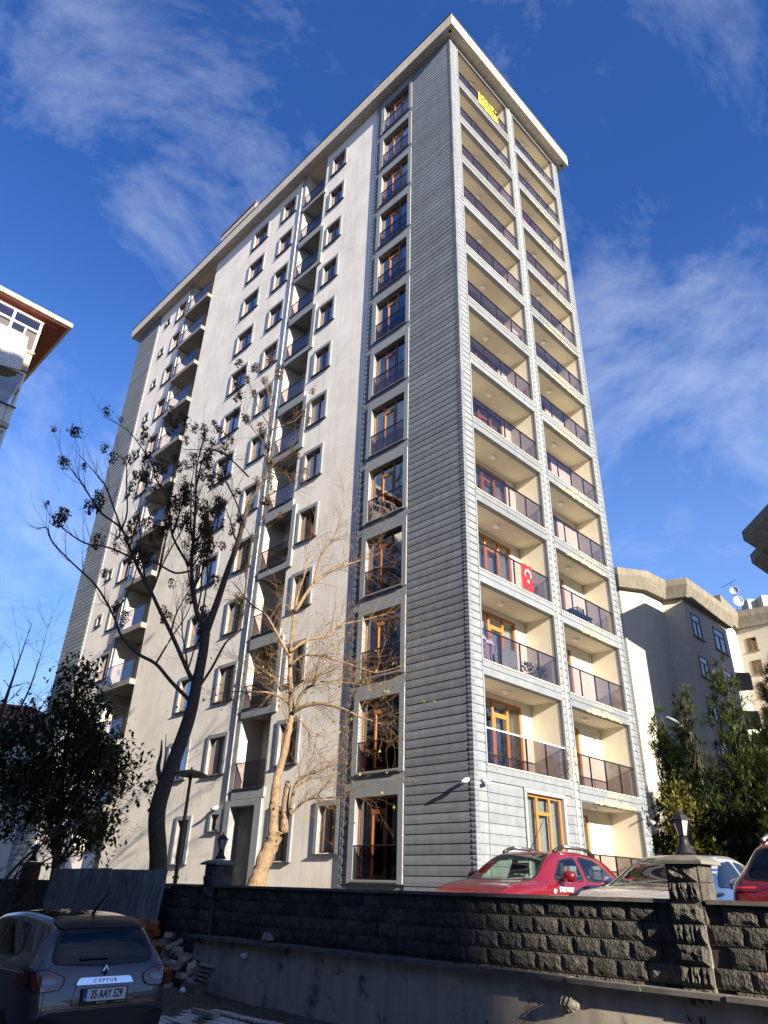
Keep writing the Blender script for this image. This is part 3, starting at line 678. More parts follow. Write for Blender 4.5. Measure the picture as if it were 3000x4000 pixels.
# --- mushroom lamp post before the facade
t = site('garden_lamp', 'tall olive garden lamp post with a wide flat mushroom shade', 'lamp post', -5.6, 5.0, ZC)
m_olive = M('olive paint', (0.10, 0.085, 0.04), 0.6, 0.3, 10)
MB().tube([(0, 0, 0, 0.05), (0, 0, 1.9, 0.05), (0.02, 0.04, 3.35, 0.038)], 8).build('post', m_olive, t, smooth=True)
MB().lathe([(0.02, 3.62), (0.03, 3.56), (0.30, 3.50), (0.46, 3.42), (0.45, 3.40), (0.28, 3.46), (0.05, 3.48), (0.05, 3.3)], 20, c=(0.02, 0.05, 0)).build('shade', m_olive, t, smooth=True)
MB().lathe([(0.08, 1.0), (0.08, 1.06)], 8).build('collar', m_olive, t)

# ================================================================ rubble heap
def hollow_brick(seed):
    mb = MB(); L, Wd, Hh = 0.19, 0.19, 0.135
    mb.box(0.012, 0, 0, L-0.012, Wd, Hh, 0)
    for x0, x1, s in ((0, 0.012, -1), (L-0.012, L, 1)):
        nx, nz = 4, 3; t = 0.010; cw = (Wd - t*(nx+1))/nx; ch = (Hh - t*(nz+1))/nz
        for i in range(nx+1): mb.box(x0, i*(cw+t), 0, x1, i*(cw+t)+t, Hh, 0)
        for k in range(nz+1): mb.box(x0+0.0005, t, k*(ch+t), x1-0.0005, Wd-t, k*(ch+t)+t, 0)
        xx = x0 + 0.0115 if s < 0 else x1 - 0.0115
        mb.face([(xx, t, t), (xx, Wd-t, t), (xx, Wd-t, Hh-t), (xx, t, Hh-t)], 1)
    return mb
m_clay = M('fired clay', (0.34, 0.125, 0.055), 0.9, 0.2, 8, 0.004, 60, rand=0.2)
m_hole = M('brick hole', (0.03, 0.012, 0.008), 1.0, 0.1)
bme = hollow_brick(0).mesh('hollow_brick', [m_clay, m_hole])
m_rub = M('pale rubble', (0.30, 0.27, 0.22), 0.95, 0.25, 8, 0.01, 40, rand=0.25)
heap = MB(); n = 16
for i in range(n):                                # soil mound below the rubble
    for j in range(n):
        pass
hx, hy = -7.85, 2.4
def hz_(x, y): return 0.85*math.exp(-(((x+7.0)/0.55)**2 + ((y-3.1)/0.95)**2)) + 0.15*math.exp(-(((x+7.6)/0.6)**2 + ((y-1.2)/1.2)**2))
G = [[None]*29 for _ in range(15)]
for i in range(15):
    for j in range(29):
        x = -9.0 + i*0.165; y = -1.6 + j*0.27; G[i][j] = tuple(L2W(x, y, ZS - 0.01 + hz_(x, y) + rnd.uniform(0, .03)))
for i in range(14):
    for j in range(28): heap.face([G[i][j], G[i+1][j], G[i+1][j+1], G[i][j+1]])
structure('soil_heap', heap, m_soil, smooth=True)
def put(name, data, x, y, lift, label, cat, group, rot=None):
    o = link(name, data, None, L2W(x, y, ZS + hz_(x, y) + lift), rot or (rnd.uniform(-.5, .5), rnd.uniform(-.5, .5), rnd.uniform(0, 6.3))); return tag(o, label, cat, group)
BR = [(-7.15,3.45,-.80),(-7.2,3.22,-.84),(-7.22,2.72,-.82),(-7.3,3.02,-.97),(-7.32,2.82,-1.02),(-7.38,2.66,-1.12),(-7.38,2.58,-1.24),(-7.5,2.4,-1.3),(-7.42,2.12,-1.42),(-7.46,1.93,-1.47),(-7.55,2.15,-1.62),(-7.5,1.72,-1.6),(-7.45,1.52,-1.62),(-7.6,1.95,-1.78),(-7.75,2.2,-1.78),(-7.62,2.5,-1.5),(-7.42,2.95,-1.18),(-7.3,2.3,-1.25)]
for i, (x, y, z) in enumerate(BR):
    lab = {0: 'topmost orange hollow brick leaning on the tin fence', 14: 'lowest orange hollow brick of the heap nearest the grey car', 12: 'orange hollow brick at the front right foot of the heap before the kerb stone'}.get(i, 'orange hollow clay brick in the rubble heap beside the grey car')
    put('hollow_brick', bme, x, y, z + EYE - hz_(x, y), lab, 'brick', 'hollow clay bricks in the rubble heap')
def chunk(w, d, h, seed):
    r = random.Random(seed); mb = MB().box(-w/2, -d/2, 0, w/2, d/2, h); mb.v = [(x+r.uniform(-.02, .02), y+r.uniform(-.02, .02), z+r.uniform(-.015, .015)) for x, y, z in mb.v]; return mb.mesh('concrete_chunk', m_rub)
chs = [chunk(0.28, 0.13, 0.10, 1), chunk(0.2, 0.17, 0.12, 2), chunk(0.36, 0.14, 0.08, 3), chunk(0.16, 0.14, 0.1, 4)]
CH = [(-7.13,2.3,-.98),(-7.15,2.42,-1.1),(-7.18,2.02,-1.12),(-7.2,1.82,-1.2),(-7.18,1.62,-1.28),(-7.25,1.45,-1.35),(-7.2,1.22,-1.42),(-7.25,2.14,-1.28),(-7.3,1.92,-1.4),(-7.35,1.56,-1.42),(-7.35,1.3,-1.55),(-7.25,1.75,-1.45),(-7.3,2.45,-1.35),(-7.6,1.35,-1.75),(-7.15,2.05,-1.3),(-7.2,1.0,-1.6),(-7.3,1.1,-1.65)]
for i, (x, y, l) in enumerate(CH): put('concrete_chunk', chs[i % 4], x, y, l + EYE - hz_(x, y), 'broken pale concrete chunk in the rubble heap by the block wall', 'rubble', 'concrete chunks in the rubble heap')
tag(MB().box(-0.5, -0.09, 0, 0.5, 0.09, 0.14).build('kerb_stone', m_rub, None, L2W(-8.6, 0.35, ZS), False), 'pale kerb stone lying in front of the rubble heap', 'kerb stone').rotation_euler = (0, 0, ANG+1.2)
tag(MB().box(-0.35, -0.06, 0, 0.35, 0.06, 0.07).build('kerb_stone', m_rub, None, L2W(-8.2, -0.9, ZS+0.03), False), 'narrow pale kerb stone half buried in soil before the rendered wall', 'kerb stone').rotation_euler = (0.1, 0, ANG+1.5)
for i in range(4):
    o = MB().tube([(-0.2, 0, 0, .0), (-0.2, 0, 0, .07), (0.2, 0, 0.02, 0.08)], 7).build('roof_tile', m_plaster, None, L2W(-7.25, 0.75-0.04*i, ZS+0.32+0.07*i), smooth=True); o.scale = (1, 1, 0.45); o.rotation_euler = (0, 0, ANG+1.3+0.1*i); tag(o, 'dark curved roof tile in the small stack by the rubble', 'roof tile', 'stacked dark roof tiles')
tag(MB().box(-0.17, -0.12, 0, 0.17, 0.12, 0.25).build('grey_bucket', m_cap, None, L2W(-7.35, 0.75, ZS+0.03)), 'grey block under the stacked roof tiles by the rubble', 'block').rotation_euler = (0, 0, ANG+0.3)
# grass, weeds and dead leaves on the soil
m_weed = leafmat('weeds', (0.045, 0.06, 0.02), 0.5, 0.2)
gm = MB()
for i in range(1500):
    x = -8.9 + rnd.random()*1.75; y = -5.0 + rnd.random()*6.6
    if rnd.random() < 0.3 + 0.5*math.sin(3*x+2*y)**2: continue
    p = L2W(x, y, ZS + hz_(x, y) + 0.0 + (0.02 if y < -1.6 else 0)); a = rnd.random()*6.28; h = rnd.uniform(.03, .11); d = Vector((math.cos(a), math.sin(a), 0))*rnd.uniform(.01, .05); e = Vector((-math.sin(a), math.cos(a), 0))*0.006
    gm.face([p-e, p+e, p+d+Vector((0, 0, h))])
o = gm.build('weeds', m_weed); o['kind'] = 'stuff'; tag(o, 'sparse weeds and dead leaves on the soil below the rendered wall', 'weeds')

# ================================================================ neighbouring buildings
# --- left: old flats with glazed balconies
m_oldw = M('old cream render', (0.47, 0.43, 0.33), 0.95, 0.15, 3, 0.004, 50, streak=0.25)
m_red = M('dark red boards', (0.20, 0.055, 0.035), 0.8, 0.2, 5)
m_pvc = M('white frame', (0.68, 0.67, 0.63), 0.6, 0.08)
m_blind = M('straw blind', (0.33, 0.22, 0.14), 0.9, 0.15, 20)
lf = site('old_apartment_building', 'old cream flats with glazed balconies under a red boarded eave', 'apartment building', -10.2, 16.4, ZC)
zt_ = 22.3 + 0.9
def lb(mb, name, m, **k): return mb.build(name, m, lf, **k)
lb(MB().box(-16, 0.35, 0, -0.15, 14, zt_-0.1), 'wall', m_oldw)
rf = lb(MB().box(-17, -0.95, zt_, 0.95, 15, zt_+0.10), 'roof', m_red)
g = MB(); g.box(-17, -1.08, zt_+0.06, 1.08, -0.951, zt_+0.28); g.box(0.951, -0.951, zt_+0.02, 1.08, 15, zt_+0.28); g.build('gutter', m_oldw, rf)
MB().tube([(-17, -0.6, zt_-0.02, 0.02), (0.6, -0.6, zt_-0.02, 0.02)], 6).build('eave_strip', M('salmon strip', (0.62, 0.2, 0.12), 0.6), rf)
for k in range(6):
    z = zt_ - 2.95*(k+1); xr = 0.0
    s = lb(MB().box(-16, -0.75, z-0.05, xr, 0.349, z+0.15), 'balcony', m_oldw)
    MB().box(-16, -0.70, z+0.15, xr-0.02, -0.62, z+0.95).build('parapet', m_oldw if k == 0 else m_pvc, s)
    for i in range(26):
        x = -0.3 - i*0.28
        if x < -7: break
        MB().tube([(x, -0.80, z+0.08, 0.012), (x, -0.80, z+0.9, 0.012)], 4).build('rail_bar', m_oldw if k == 0 else m_rail, s)
    MB().box(-16, -0.83, z+0.9, xr+0.02, -0.77, z+0.95).build('handrail', m_oldw if k == 0 else m_rail, s)
    fr = MB(); z0, z1 = z+0.97, z+2.78
    for i in range(7):
        x = -0.02 - i*1.15; fr.box(x-0.09, -0.70, z0, x, -0.61, z1)
        if k == 0: fr.box(x-0.62, -0.69, z0, x-0.56, -0.62, z0+1.15)
    fr.box(-8, -0.71, z0-0.02, 0.0, -0.60, z0+0.06); fr.box(-8, -0.71, z1-0.07, 0.0, -0.60, z1)
    if k == 0: fr.box(-8, -0.705, z0+1.15, 0.0, -0.605, z0+1.24)
    for y in (0.3,): fr.box(-0.10, -0.60, z0, -0.01, 0.35, z0+0.06)
    fr.build('window_frame', m_pvc, s)
    for i in range(6):
        x = -0.11 - i*1.15; MB().box(x-1.06, -0.655, z0+0.06, x, -0.648, z1-0.07).build('pane', m_glass, s)
    if k == 0:
        for i, (x0, x1) in enumerate(((-0.55, -0.1), (-1.75, -1.2), (-3.0, -2.4))): MB().box(x0, -0.58, z0+0.08, x1, -0.56, z0+1.14).build('blind', m_blind, s)
    else: curtain_mb(-7.5, -1.2, z0, z1-0.1, -0.45, 'x', 0.03, open_=0.35).build('curtain', m_curtain, s)
    MB().box(-0.012, -0.60, z0, -0.004, 0.34, z1).build('side_pane', m_glass, s)
# sheet hung out over the top left balcony
mb = MB(); nu, nv = 14, 10; Pg = []
for i in range(nu+1):
    row = []
    for j in range(nv+1):
        u, v = i/nu, j/nv; x = -3.45 + 3.0*u + 0.15*v; z = 1.45 - (1.45 + 0.5*math.sin(u*2.6))*v - 0.1*math.sin(u*9)*v; y = -0.92 - 0.12*math.sin(u*14 + v*2)*v - 0.05*v
        row.append((x, y, z))
    Pg.append(row)
for i in range(nu):
    for j in range(nv): mb.face([Pg[i][j], Pg[i+1][j], Pg[i+1][j+1], Pg[i][j+1]])
o = mb.build('hanging_sheet', M('grey patterned sheet', (0.58, 0.56, 0.54), 0.95, 0.35, 14), None, L2W(-10.2, 16.4, 22.3-2.95+0.05), smooth=True); o.rotation_euler = (0, 0, ANG); tag(o, 'grey patterned sheet hung over the top balcony of the old flats', 'bed sheet')
t = MB(); 
for i in range(4): t.tube([(-3.2, -0.9-0.14*i, 0, .007), (-0.2, -0.9-0.14*i, 0, .007)], 4)
t.tube([(-0.2, -0.8, 0.0, .012), (-0.2, -1.35, 0.0, .012)], 4); t.tube([(-0.2, -0.8, -0.5, .012), (-0.2, -1.35, 0.0, .012)], 4)
o = t.build('drying_rack', m_rail, None, L2W(-10.2, 16.4, 22.3-2.95*2+1.5)); o.rotation_euler = (0, 0, ANG); tag(o, 'thin metal drying rack fixed outside the second balcony of the old flats', 'drying rack')
# --- right: pale block with zigzag concrete cornice
m_rw = M('rough pale render', (0.43, 0.40, 0.335), 0.95, 0.08, 2, 0.01, 40, spec=0.1)
m_corn = M('raw concrete cornice', (0.17, 0.155, 0.122), 0.95, 0.2, 2, 0.006, 30, streak=0.2)
def W2(az, d): return Vector((d*math.sin(R(az)), d*math.cos(R(az))))
def offset(poly, d):
    n = len(poly); out = []
    for i in range(n):
        a, b, c = poly[i-1], poly[i], poly[(i+1) % n]
        n1 = Vector(((b-a).y, -(b-a).x)).normalized(); n2 = Vector(((c-b).y, -(c-b).x)).normalized()
        m_ = (n1+n2); m_ = m_/max(0.3, m_.dot(n1)) if m_.length > 1e-6 else n1
        out.append(b + m_*d)
    return out
def corniced(name, label, poly, z0, zs, hc=1.3, over=0.75):    # poly: counter-clockwise world outline, soffit at zs
    c0 = poly[0]; t = thing(name, label, 'apartment building', (c0.x, c0.y, 0)); P = [p - c0 for p in poly]
    mb = MB(); n = len(P)
    for i in range(n):
        a, b = P[i], P[(i+1) % n]; mb.face([(a.x, a.y, z0), (b.x, b.y, z0), (b.x, b.y, zs), (a.x, a.y, zs)])
    mb.build('wall', m_rw, t)
    o1, o2, o3 = offset(P, over*0.55), offset(P, over), offset(P, over)
    mb = MB(); L = [(P, zs-0.02), (o1, zs), (o2, zs + hc*0.62), (o3, zs + hc)]
    for (A_, za), (B_, zb) in zip(L, L[1:]):
        for i in range(n):
            j = (i+1) % n; mb.face([(A_[i].x, A_[i].y, za), (A_[j].x, A_[j].y, za), (B_[j].x, B_[j].y, zb), (B_[i].x, B_[i].y, zb)])
    mb.face([(p.x, p.y, zs+hc) for p in o3]); mb.build('cornice', m_corn, t)
    return t, P
def wall_window(t, a, b, u, z, w, h):                # a window on the wall from a to b, u metres along
    d = (b-a).normalized(); nrm = Vector((d.y, -d.x)); p = a + d*u
    def bx(mb, u0, u1, z0_, z1_, e0, e1):
        q = []
        for zz_ in (z0_, z1_):
            for uu, ee in ((u0, e0), (u1, e0), (u1, e1), (u0, e1)): v = p + d*uu + nrm*ee; q.append((v.x, v.y, zz_))
        i = len(mb.v); mb.v += q
        for f in ((3,2,1,0),(4,5,6,7),(0,1,5,4),(1,2,6,5),(2,3,7,6),(3,0,4,7)): mb.f.append(tuple(i+k for k in f)); mb.mi.append(0)
    s = MB(); bx(s, 0, w, z, z+h, -0.02, 0.006); wn_ = s.build('window', m_dark, t)
    f = MB()
    for u0, u1, z0_, z1_ in ((0, .08, z, z+h), (w-.08, w, z, z+h), (.08, w-.08, z, z+.08), (.08, w-.08, z+h-.08, z+h), (w/2-.06, w/2+.06, z+.08, z+h*0.66), (.08, w-.08, z+h*0.66, z+h*0.66+0.08)): bx(f, u0, u1, z0_, z1_, 0.007, 0.06)
    f.build('frame', m_brown, wn_)
    g = MB(); bx(g, .08, w-.08, z+.08, z+h-.08, 0.012, 0.018); g.build('pane', m_fglass, wn_)
    sl = MB(); bx(sl, -0.15, w+0.15, z-0.1, z-0.01, 0.007, 0.12); sl.build('sill', m_corn, wn_)
P0, P1, P2, P3, P4 = W2(20.2, 47.9), W2(21.9, 48.9), W2(23.35, 51.3), W2(24.85, 51.2), W2(27.5, 58.8)
bk = Vector((-SA, CA))*14
poly = [P0, P1, P2, P3, P4, P4+bk, P0+bk]
ZR = 18.85 + EYE
rb, Pr = corniced('pale_apartment_building', 'pale rendered flats with a folded concrete cornice behind the pine trees', poly, 0, ZR)
for k in range(6):
    z = ZR - 2.45 - 2.9*k
    wall_window(rb, Pr[3], Pr[4], 1.0, z, 1.55, 1.5 if k else 1.75); wall_window(rb, Pr[3], Pr[4], 5.0, z, 2.1, 1.5 if k else 1.75)
mb = MB(); e = Pr[4]
for k in range(2):
    z = ZR - 4.6 - 2.9*k; v = [e + Vector((-.2, .2)), e + Vector((1.2, 0.2)), e + Vector((1.7, 1.0)), e + Vector((.5, 1.8))]
    mb2 = MB()
    for i in range(4): a, b = v[i], v[(i+1) % 4]; mb2.face([(a.x, a.y, z), (b.x, b.y, z), (b.x, b.y, z+1.1), (a.x, a.y, z+1.1)])
    mb2.face([(p.x, p.y, z) for p in v]); mb2.build('balcony', m_corn, rb)
# --- nearer block whose cornice corner cuts into the right edge of the picture
q0 = W2(31.6, 44.5); ex, ey = Vector((CA, SA)), Vector((-SA, CA))
polyn = [W2(34.5, 56), W2(32.4, 49.4), W2(33.6, 47.4), W2(32.5, 45.4), W2(34.2, 43.2), W2(42, 44), W2(42, 58)]
nbld, Pn = corniced('near_apartment_building', 'flats cut by the right edge with only a dark concrete cornice corner showing', polyn, 0, 19.0 + EYE, 1.6, 1.65)
# --- white block far behind
f0, f1, f2 = W2(27.2, 92), W2(28.15, 99), W2(32.5, 97)
m_rw2 = m_rw; polyf = [f0, f1, f2, f2 + ey*12, f0 + ey*16]
fb, Pf = corniced('white_apartment_building', 'white flats far behind with brown windows and rooftop satellite dishes', polyf, 0, 31.2 + EYE, 2.2, 0.9)
for k in range(6):
    z = 31.2 + EYE - 3.1 - 2.95*k
    for u in (1.0, 4.2, 7.6): wall_window(fb, Pf[1], Pf[2], u, z, 1.25, 1.75)
c0 = Pf[1] + (Pf[2]-Pf[1])*0.62
for k in range(4):
    z = 31.2 + EYE - 4.3 - 2.95*k; b_ = MB(); p = Pf[1] + (Pf[2]-Pf[1]).normalized()*5.6
    v = [p + Vector((0, 0.1)), p + Vector((.6, -1.3)), p + Vector((2.2, -1.3)), p + Vector((2.8, 0.1))]
    for i in range(3): a, b = v[i], v[i+1]; b_.face([(a.x, a.y, z), (b.x, b.y, z), (b.x, b.y, z+1.2), (a.x, a.y, z+1.2)])
    b_.face([(q.x, q.y, z) for q in v]); b_.build('balcony', m_corn, fb)
t2 = MB()
for u, w, h in ((0.2, 1.9, 1.5), (2.6, 1.5, 2.6), (4.4, 1.4, 2.7)):
    p = Pf[1] + (Pf[2]-Pf[1]).normalized()*u; t2 = MB().box(p.x, p.y+0.6, 31.2+EYE+1.7, p.x+w, p.y+2.4, 31.2+EYE+1.9+h*0.8); ch = t2.build('chimney', m_rw, fb)
def dish(p, r, label, az):
    t = thing('satellite_dish', label, 'satellite dish', p, az, 'dishes on the white roof'); mb = MB(); n = 18
    pr = [(0.02, 0.0), (r*0.4, 0.03), (r*0.75, 0.1), (r, 0.2), (r*1.01, 0.18)]
    mb.lathe([(a, -b) for a, b in pr], n, axis='Y'); mb.build('reflector', m_pipe, t, smooth=True)
    MB().tube([(0, 0, 0, .03), (0, 0.3, -0.2, .03), (0, 0.3, -1.6, .03)], 6).build('mount', m_rail, t); MB().tube([(0, -0.1, -r*0.8, .015), (0, -0.75, -0.1, .03)], 5).build('arm', m_rail, t)
pp = W2(28.75, 98.5); dish((pp.x, pp.y, 34.9+EYE), 0.72, 'larger lower satellite dish on the white roof', 0.1)
pp = W2(28.68, 98.6); dish((pp.x, pp.y, 36.5+EYE), 0.55, 'smaller upper satellite dish above the larger one', -0.5)
pp = W2(28.4, 98.7); mb = MB().tube([(-1.1, 0, -.55, .03), (1.1, 0, .65, .03)], 4)
for i in range(6): u = -0.9 + i*0.36; mb.tube([(u, -0.35, u*0.545, .015), (u, 0.35, u*0.545, .015)], 4)
mb.tube([(0.35, 0.05, 0.1, .03), (0.35, 0.05, -3, .03)], 4)
tag(mb.build('tv_antenna', m_rail, None, (pp.x, pp.y, 37.6+EYE)), 'thin television antenna above the satellite dishes', 'antenna')
# --- red roofed house glimpsed at the far left
hp = W2(-29.6, 95); hs2 = thing('distant_house', 'distant pale house with a red roof behind the dark shrub', 'house', (hp.x, hp.y, 0), 0.4)
MB().box(-9, -4, 0, 9, 4, 17.5).build('wall', m_rw, hs2); mb = MB(); mb.face([(-10, -5, 17.5), (10, -5, 17.5), (6, 0, 20), (-6, 0, 20)]); mb.face([(10, -5, 17.5), (10, 5, 17.5), (6, 0, 20)]); mb.face([(10, 5, 17.5), (-10, 5, 17.5), (-6, 0, 20), (6, 0, 20)]); mb.face([(-10, 5, 17.5), (-10, -5, 17.5), (-6, 0, 20)]); mb.face([(-10, -5, 17.5), (-10, 5, 17.5), (10, 5, 17.5), (10, -5, 17.5)])
mb.build('roof', M('red tiles', (0.30, 0.09, 0.05), 0.9, 0.3, 4), hs2)
for i in range(5):
    for k in range(3): MB().box(-8 + i*3.5, -4.03, 15 - k*3, -6.6 + i*3.5, -3.99, 16.5 - k*3).build('window', m_dark, hs2)
# --- tall block across the street, behind the camera: it shades the street and the wall
tw = site('street_apartment_building', 'tall pale apartment block across the street throwing the long shadow over wall and street', 'apartment building', -14.1, -37, -1.85)
MB().box(-24, -10, 0, 0, 0, 38.1).build('wall', m_rw, tw)
for k in range(13): MB().box(-23.6, 0.0, 2.7+2.9*k, -0.4, 0.9, 2.95+2.9*k).build('balcony', m_corn, tw)
MB().box(-24.6, -10.4, 38.1, 0.0, 1.2, 38.6).build('roof', m_corn, tw)

# --- lower flats lining the other side of the street, left of and behind the camera
for i, (y, h, lab) in enumerate(((-22, 17, 'first'), (0, 19, 'second'), (22, 16, 'third'))):
    sb = site('street_flats', 'plain %s block of the row of flats lining the street opposite' % lab, 'apartment building', -30, y, -1.85)
    MB().box(-11, -10, 0, 0, 10, h).build('wall', m_oldw, sb)
    for k in range(h//3):
        MB().box(0.0, -9, 2.6+2.9*k, 1.1, 9, 2.8+2.9*k).build('balcony', m_corn, sb)
        for j in range(5): MB().box(0.0, -8.6+3.6*j, 1.0+2.9*k, 0.02, -6.6+3.6*j, 2.4+2.9*k).build('window', m_dark, sb)

# ================================================================ cars: lofted bodies with real window openings
def herm(xs, ys, x):
    n = len(xs)
    if x <= xs[0]: return ys[0]
    if x >= xs[-1]: return ys[-1]
    d = [(ys[i+1]-ys[i])/(xs[i+1]-xs[i]) for i in range(n-1)]
    m = [d[0]] + [0 if d[i-1]*d[i] <= 0 else 2*d[i-1]*d[i]/(d[i-1]+d[i]) for i in range(1, n-1)] + [d[-1]]
    for i in range(n-1):
        if x <= xs[i+1]:
            h = xs[i+1]-xs[i]; t = (x-xs[i])/h
            return (2*t**3-3*t*t+1)*ys[i] + (t**3-2*t*t+t)*h*m[i] + (-2*t**3+3*t*t)*ys[i+1] + (t**3-t*t)*h*m[i+1]
def catm(P, n):
    out = []
    for i in range(len(P)-1):
        p0, p1, p2, p3 = P[max(i-1, 0)], P[i], P[i+1], P[min(i+2, len(P)-1)]
        for k in range(n):
            t = k/n; out.append(tuple(0.5*((2*b) + (-a+c)*t + (2*a-5*b+4*c-d)*t*t + (-a+3*b-3*c+d)*t**3) for a, b, c, d in zip(p0, p1, p2, p3)))
    out.append(P[-1]); return out
def roundpoly(pts, r=0.06, n=4):
    out = []
    N = len(pts)
    for i in range(N):
        p0, p1, p2 = Vector(pts[i-1]), Vector(pts[i]), Vector(pts[(i+1) % N])
        a = p1 + (p0-p1).normalized()*min(r, (p0-p1).length*0.45); b = p1 + (p2-p1).normalized()*min(r, (p2-p1).length*0.45)
        for k in range(n+1):
            t = k/n; q = a*(1-t)**2 + p1*2*t*(1-t) + b*t*t; out.append((q.x, q.y))
    return out
def inpoly(x, y, P):
    c = False; j = len(P)-1
    for i in range(len(P)):
        if (P[i][1] > y) != (P[j][1] > y) and x < (P[j][0]-P[i][0])*(y-P[i][1])/(P[j][1]-P[i][1]) + P[i][0]: c = not c
        j = i
    return c
def densify(P, step=0.05):
    out = []
    for a, b in zip(P, P[1:] + P[:1]):
        n = max(1, int(math.hypot(b[0]-a[0], b[1]-a[1])/step))
        for k in range(n): out.append((a[0]+(b[0]-a[0])*k/n, a[1]+(b[1]-a[1])*k/n))
    return out
class Car:
    # car axes: x from nose (0) to tail (L), y across (left side negative), z up
    def __init__(s, root, keys, paint, L):
        s.root = root; s.L = L; xs = [k[0] for k in keys]; cols = list(zip(*keys)); s.paint = paint
        NX = 170; s.rows = []
        for i in range(NX+1):
            x = L*i/NX; zb, zbelt, zr, wb, wr = [herm(xs, c, x) for c in cols[1:]]
            h = zr - zbelt
            P = [(0, zb), (wb*0.8, zb), (wb*0.965, zb+0.10), (wb, zb+0.42*(zbelt-zb)), (wb*0.992, zbelt-0.16), (wb*0.975, zbelt-0.05), (wb*0.93, zbelt+0.02*min(1, h*5)), (wr + (wb*0.93-wr)*0.28, zbelt+0.72*h), (wr, zbelt+0.90*h), (wr*0.8, zbelt+0.975*h), (0, zr)]
            half = catm(P, 6); full = [(-y, z) for y, z in half[::-1]] + half[1:]
            s.rows.append([(x, y, z) for y, z in full])
        v = [p for r in s.rows for p in r]; n = len(s.rows[0]); f = []
        for i in range(NX):
            for j in range(n-1): f.append((i*n+j, i*n+j+1, (i+1)*n+j+1, (i+1)*n+j))
        f.append(tuple(range(n-1))); f.append(tuple(NX*n + j for j in range(n-2, -1, -1)))
        s.v, s.f = v, f; s.bvh = BVHTree.FromPolygons([Vector(p) for p in v], f); s.holes = []
    def hit(s, axis, sign, a, b, off):
        if axis == 'x': o = Vector((-1 if sign < 0 else s.L+1, a, b)); d = Vector((-sign, 0, 0))
        elif axis == 'y': o = Vector((a, 3*sign, b)); d = Vector((0, -sign, 0))
        else: o = Vector((a, b, 4)); d = Vector((0, 0, -1))
        h = s.bvh.ray_cast(o, d)
        if h[0] is None:
            h = s.bvh.find_nearest(Vector((0 if sign < 0 else s.L, a, b)) if axis == 'x' else Vector((a, 0.8*sign, b)))
            return h[0] - d*off
        return h[0] - d*off
    def patch(s, name, poly, axis, sign, m, off=0.006, border=None, bw=0.05, parent=None, cut=False, rnd_=0.06):
        P = densify(roundpoly(poly, rnd_)); cx = sum(p[0] for p in P)/len(P); cy = sum(p[1] for p in P)/len(P)
        size = max(max(p[0] for p in P)-min(p[0] for p in P), max(p[1] for p in P)-min(p[1] for p in P))
        fr = [1.0, 1-2*bw/size, 0.72, 0.45, 0.2] if border else [1.0, 0.75, 0.5, 0.25]
        mb = MB(); rings = []
        for q in fr:
            i = len(mb.v)
            for a, b in P: mb.v.append(tuple(s.hit(axis, sign, cx+(a-cx)*q, cy+(b-cy)*q, off)))
            rings.append(i)
        n = len(P); mb.v.append(tuple(s.hit(axis, sign, cx, cy, off))); ce = len(mb.v)-1
        for k in range(len(rings)-1):
            for j in range(n): mb.f.append((rings[k]+j, rings[k]+(j+1) % n, rings[k+1]+(j+1) % n, rings[k+1]+j)); mb.mi.append(1 if (border and k == 0) else 0)
        for j in range(n): mb.f.append((rings[-1]+j, rings[-1]+(j+1) % n, ce)); mb.mi.append(0)
        if cut: s.holes.append((axis, sign, [(cx+(a-cx)*(1-1.1*bw/size), cy+(b-cy)*(1-1.1*bw/size)) for a, b in P]))
        me = mb.mesh(name, [m, border] if border else m, True); fixn(me)
        return link(name, me, parent or s.root)
    def body(s, trim_z=0.0, trim=None):
        keep = []; low = []
        for f in s.f:
            c = [sum(s.v[i][k] for i in f)/len(f) for k in range(3)]; nrm = None; drop = False
            for axis, sign, P in s.holes:
                if axis == 'y' and c[1]*sign > 0.3 and inpoly(c[0], c[2], P): drop = True
                if axis == 'x' and ((sign < 0) == (c[0] < s.L*0.5)) and inpoly(c[1], c[2], P) and c[2] > 0.5: drop = True
            if not drop: (low if (trim and c[2] < trim_z) else keep).append(f)
        def mk(name, fs, m):
            me = bpy.data.meshes.new(name); me.from_pydata(s.v, [], fs); me.materials.append(m); me.polygons.foreach_set('use_smooth', [True]*len(fs)); me.update()
            bm = bmesh.new(); bm.from_mesh(me); bmesh.ops.delete(bm, geom=[v for v in bm.verts if not v.link_faces], context='VERTS'); bmesh.ops.recalc_face_normals(bm, faces=bm.faces); bm.to_mesh(me); bm.free()
            return link(name, me, s.root)
        mk('body', keep, s.paint)
        if low: mk('lower_trim', low, trim)
    def wheels(s, x1, x2, w, r):
        for x in (x1, x2):
            for sg in (-1, 1):
                a = MB().lathe([(r*1.13, w*sg*0.93-0.0), (r*1.13, w*sg*1.004)], 24, c=(x, 0, r), axis='Y').build('wheel_arch', m_black, s.root)
                t = MB().lathe([(r*0.66, w*sg*0.8), (r*0.95, w*sg*0.8), (r, w*sg*0.85), (r, w*sg*0.98), (r*0.93, w*sg*1.015), (r*0.68, w*sg*1.015)], 24, c=(x, 0, r), axis='Y').build('wheel', m_tyre, s.root, smooth=True)
                q = MB().lathe([(0.03, w*sg*1.0), (r*0.6, w*sg*1.01), (r*0.67, w*sg*1.018)], 20, c=(x, 0, r), axis='Y')
                for k in range(5):
                    an = k*2*math.pi/5; q.tube([(x, w*sg*1.022, r, .03), (x+r*0.6*math.cos(an), w*sg*1.022, r+r*0.6*math.sin(an), .025)], 4)
                q.build('rim', m_alloy, t)
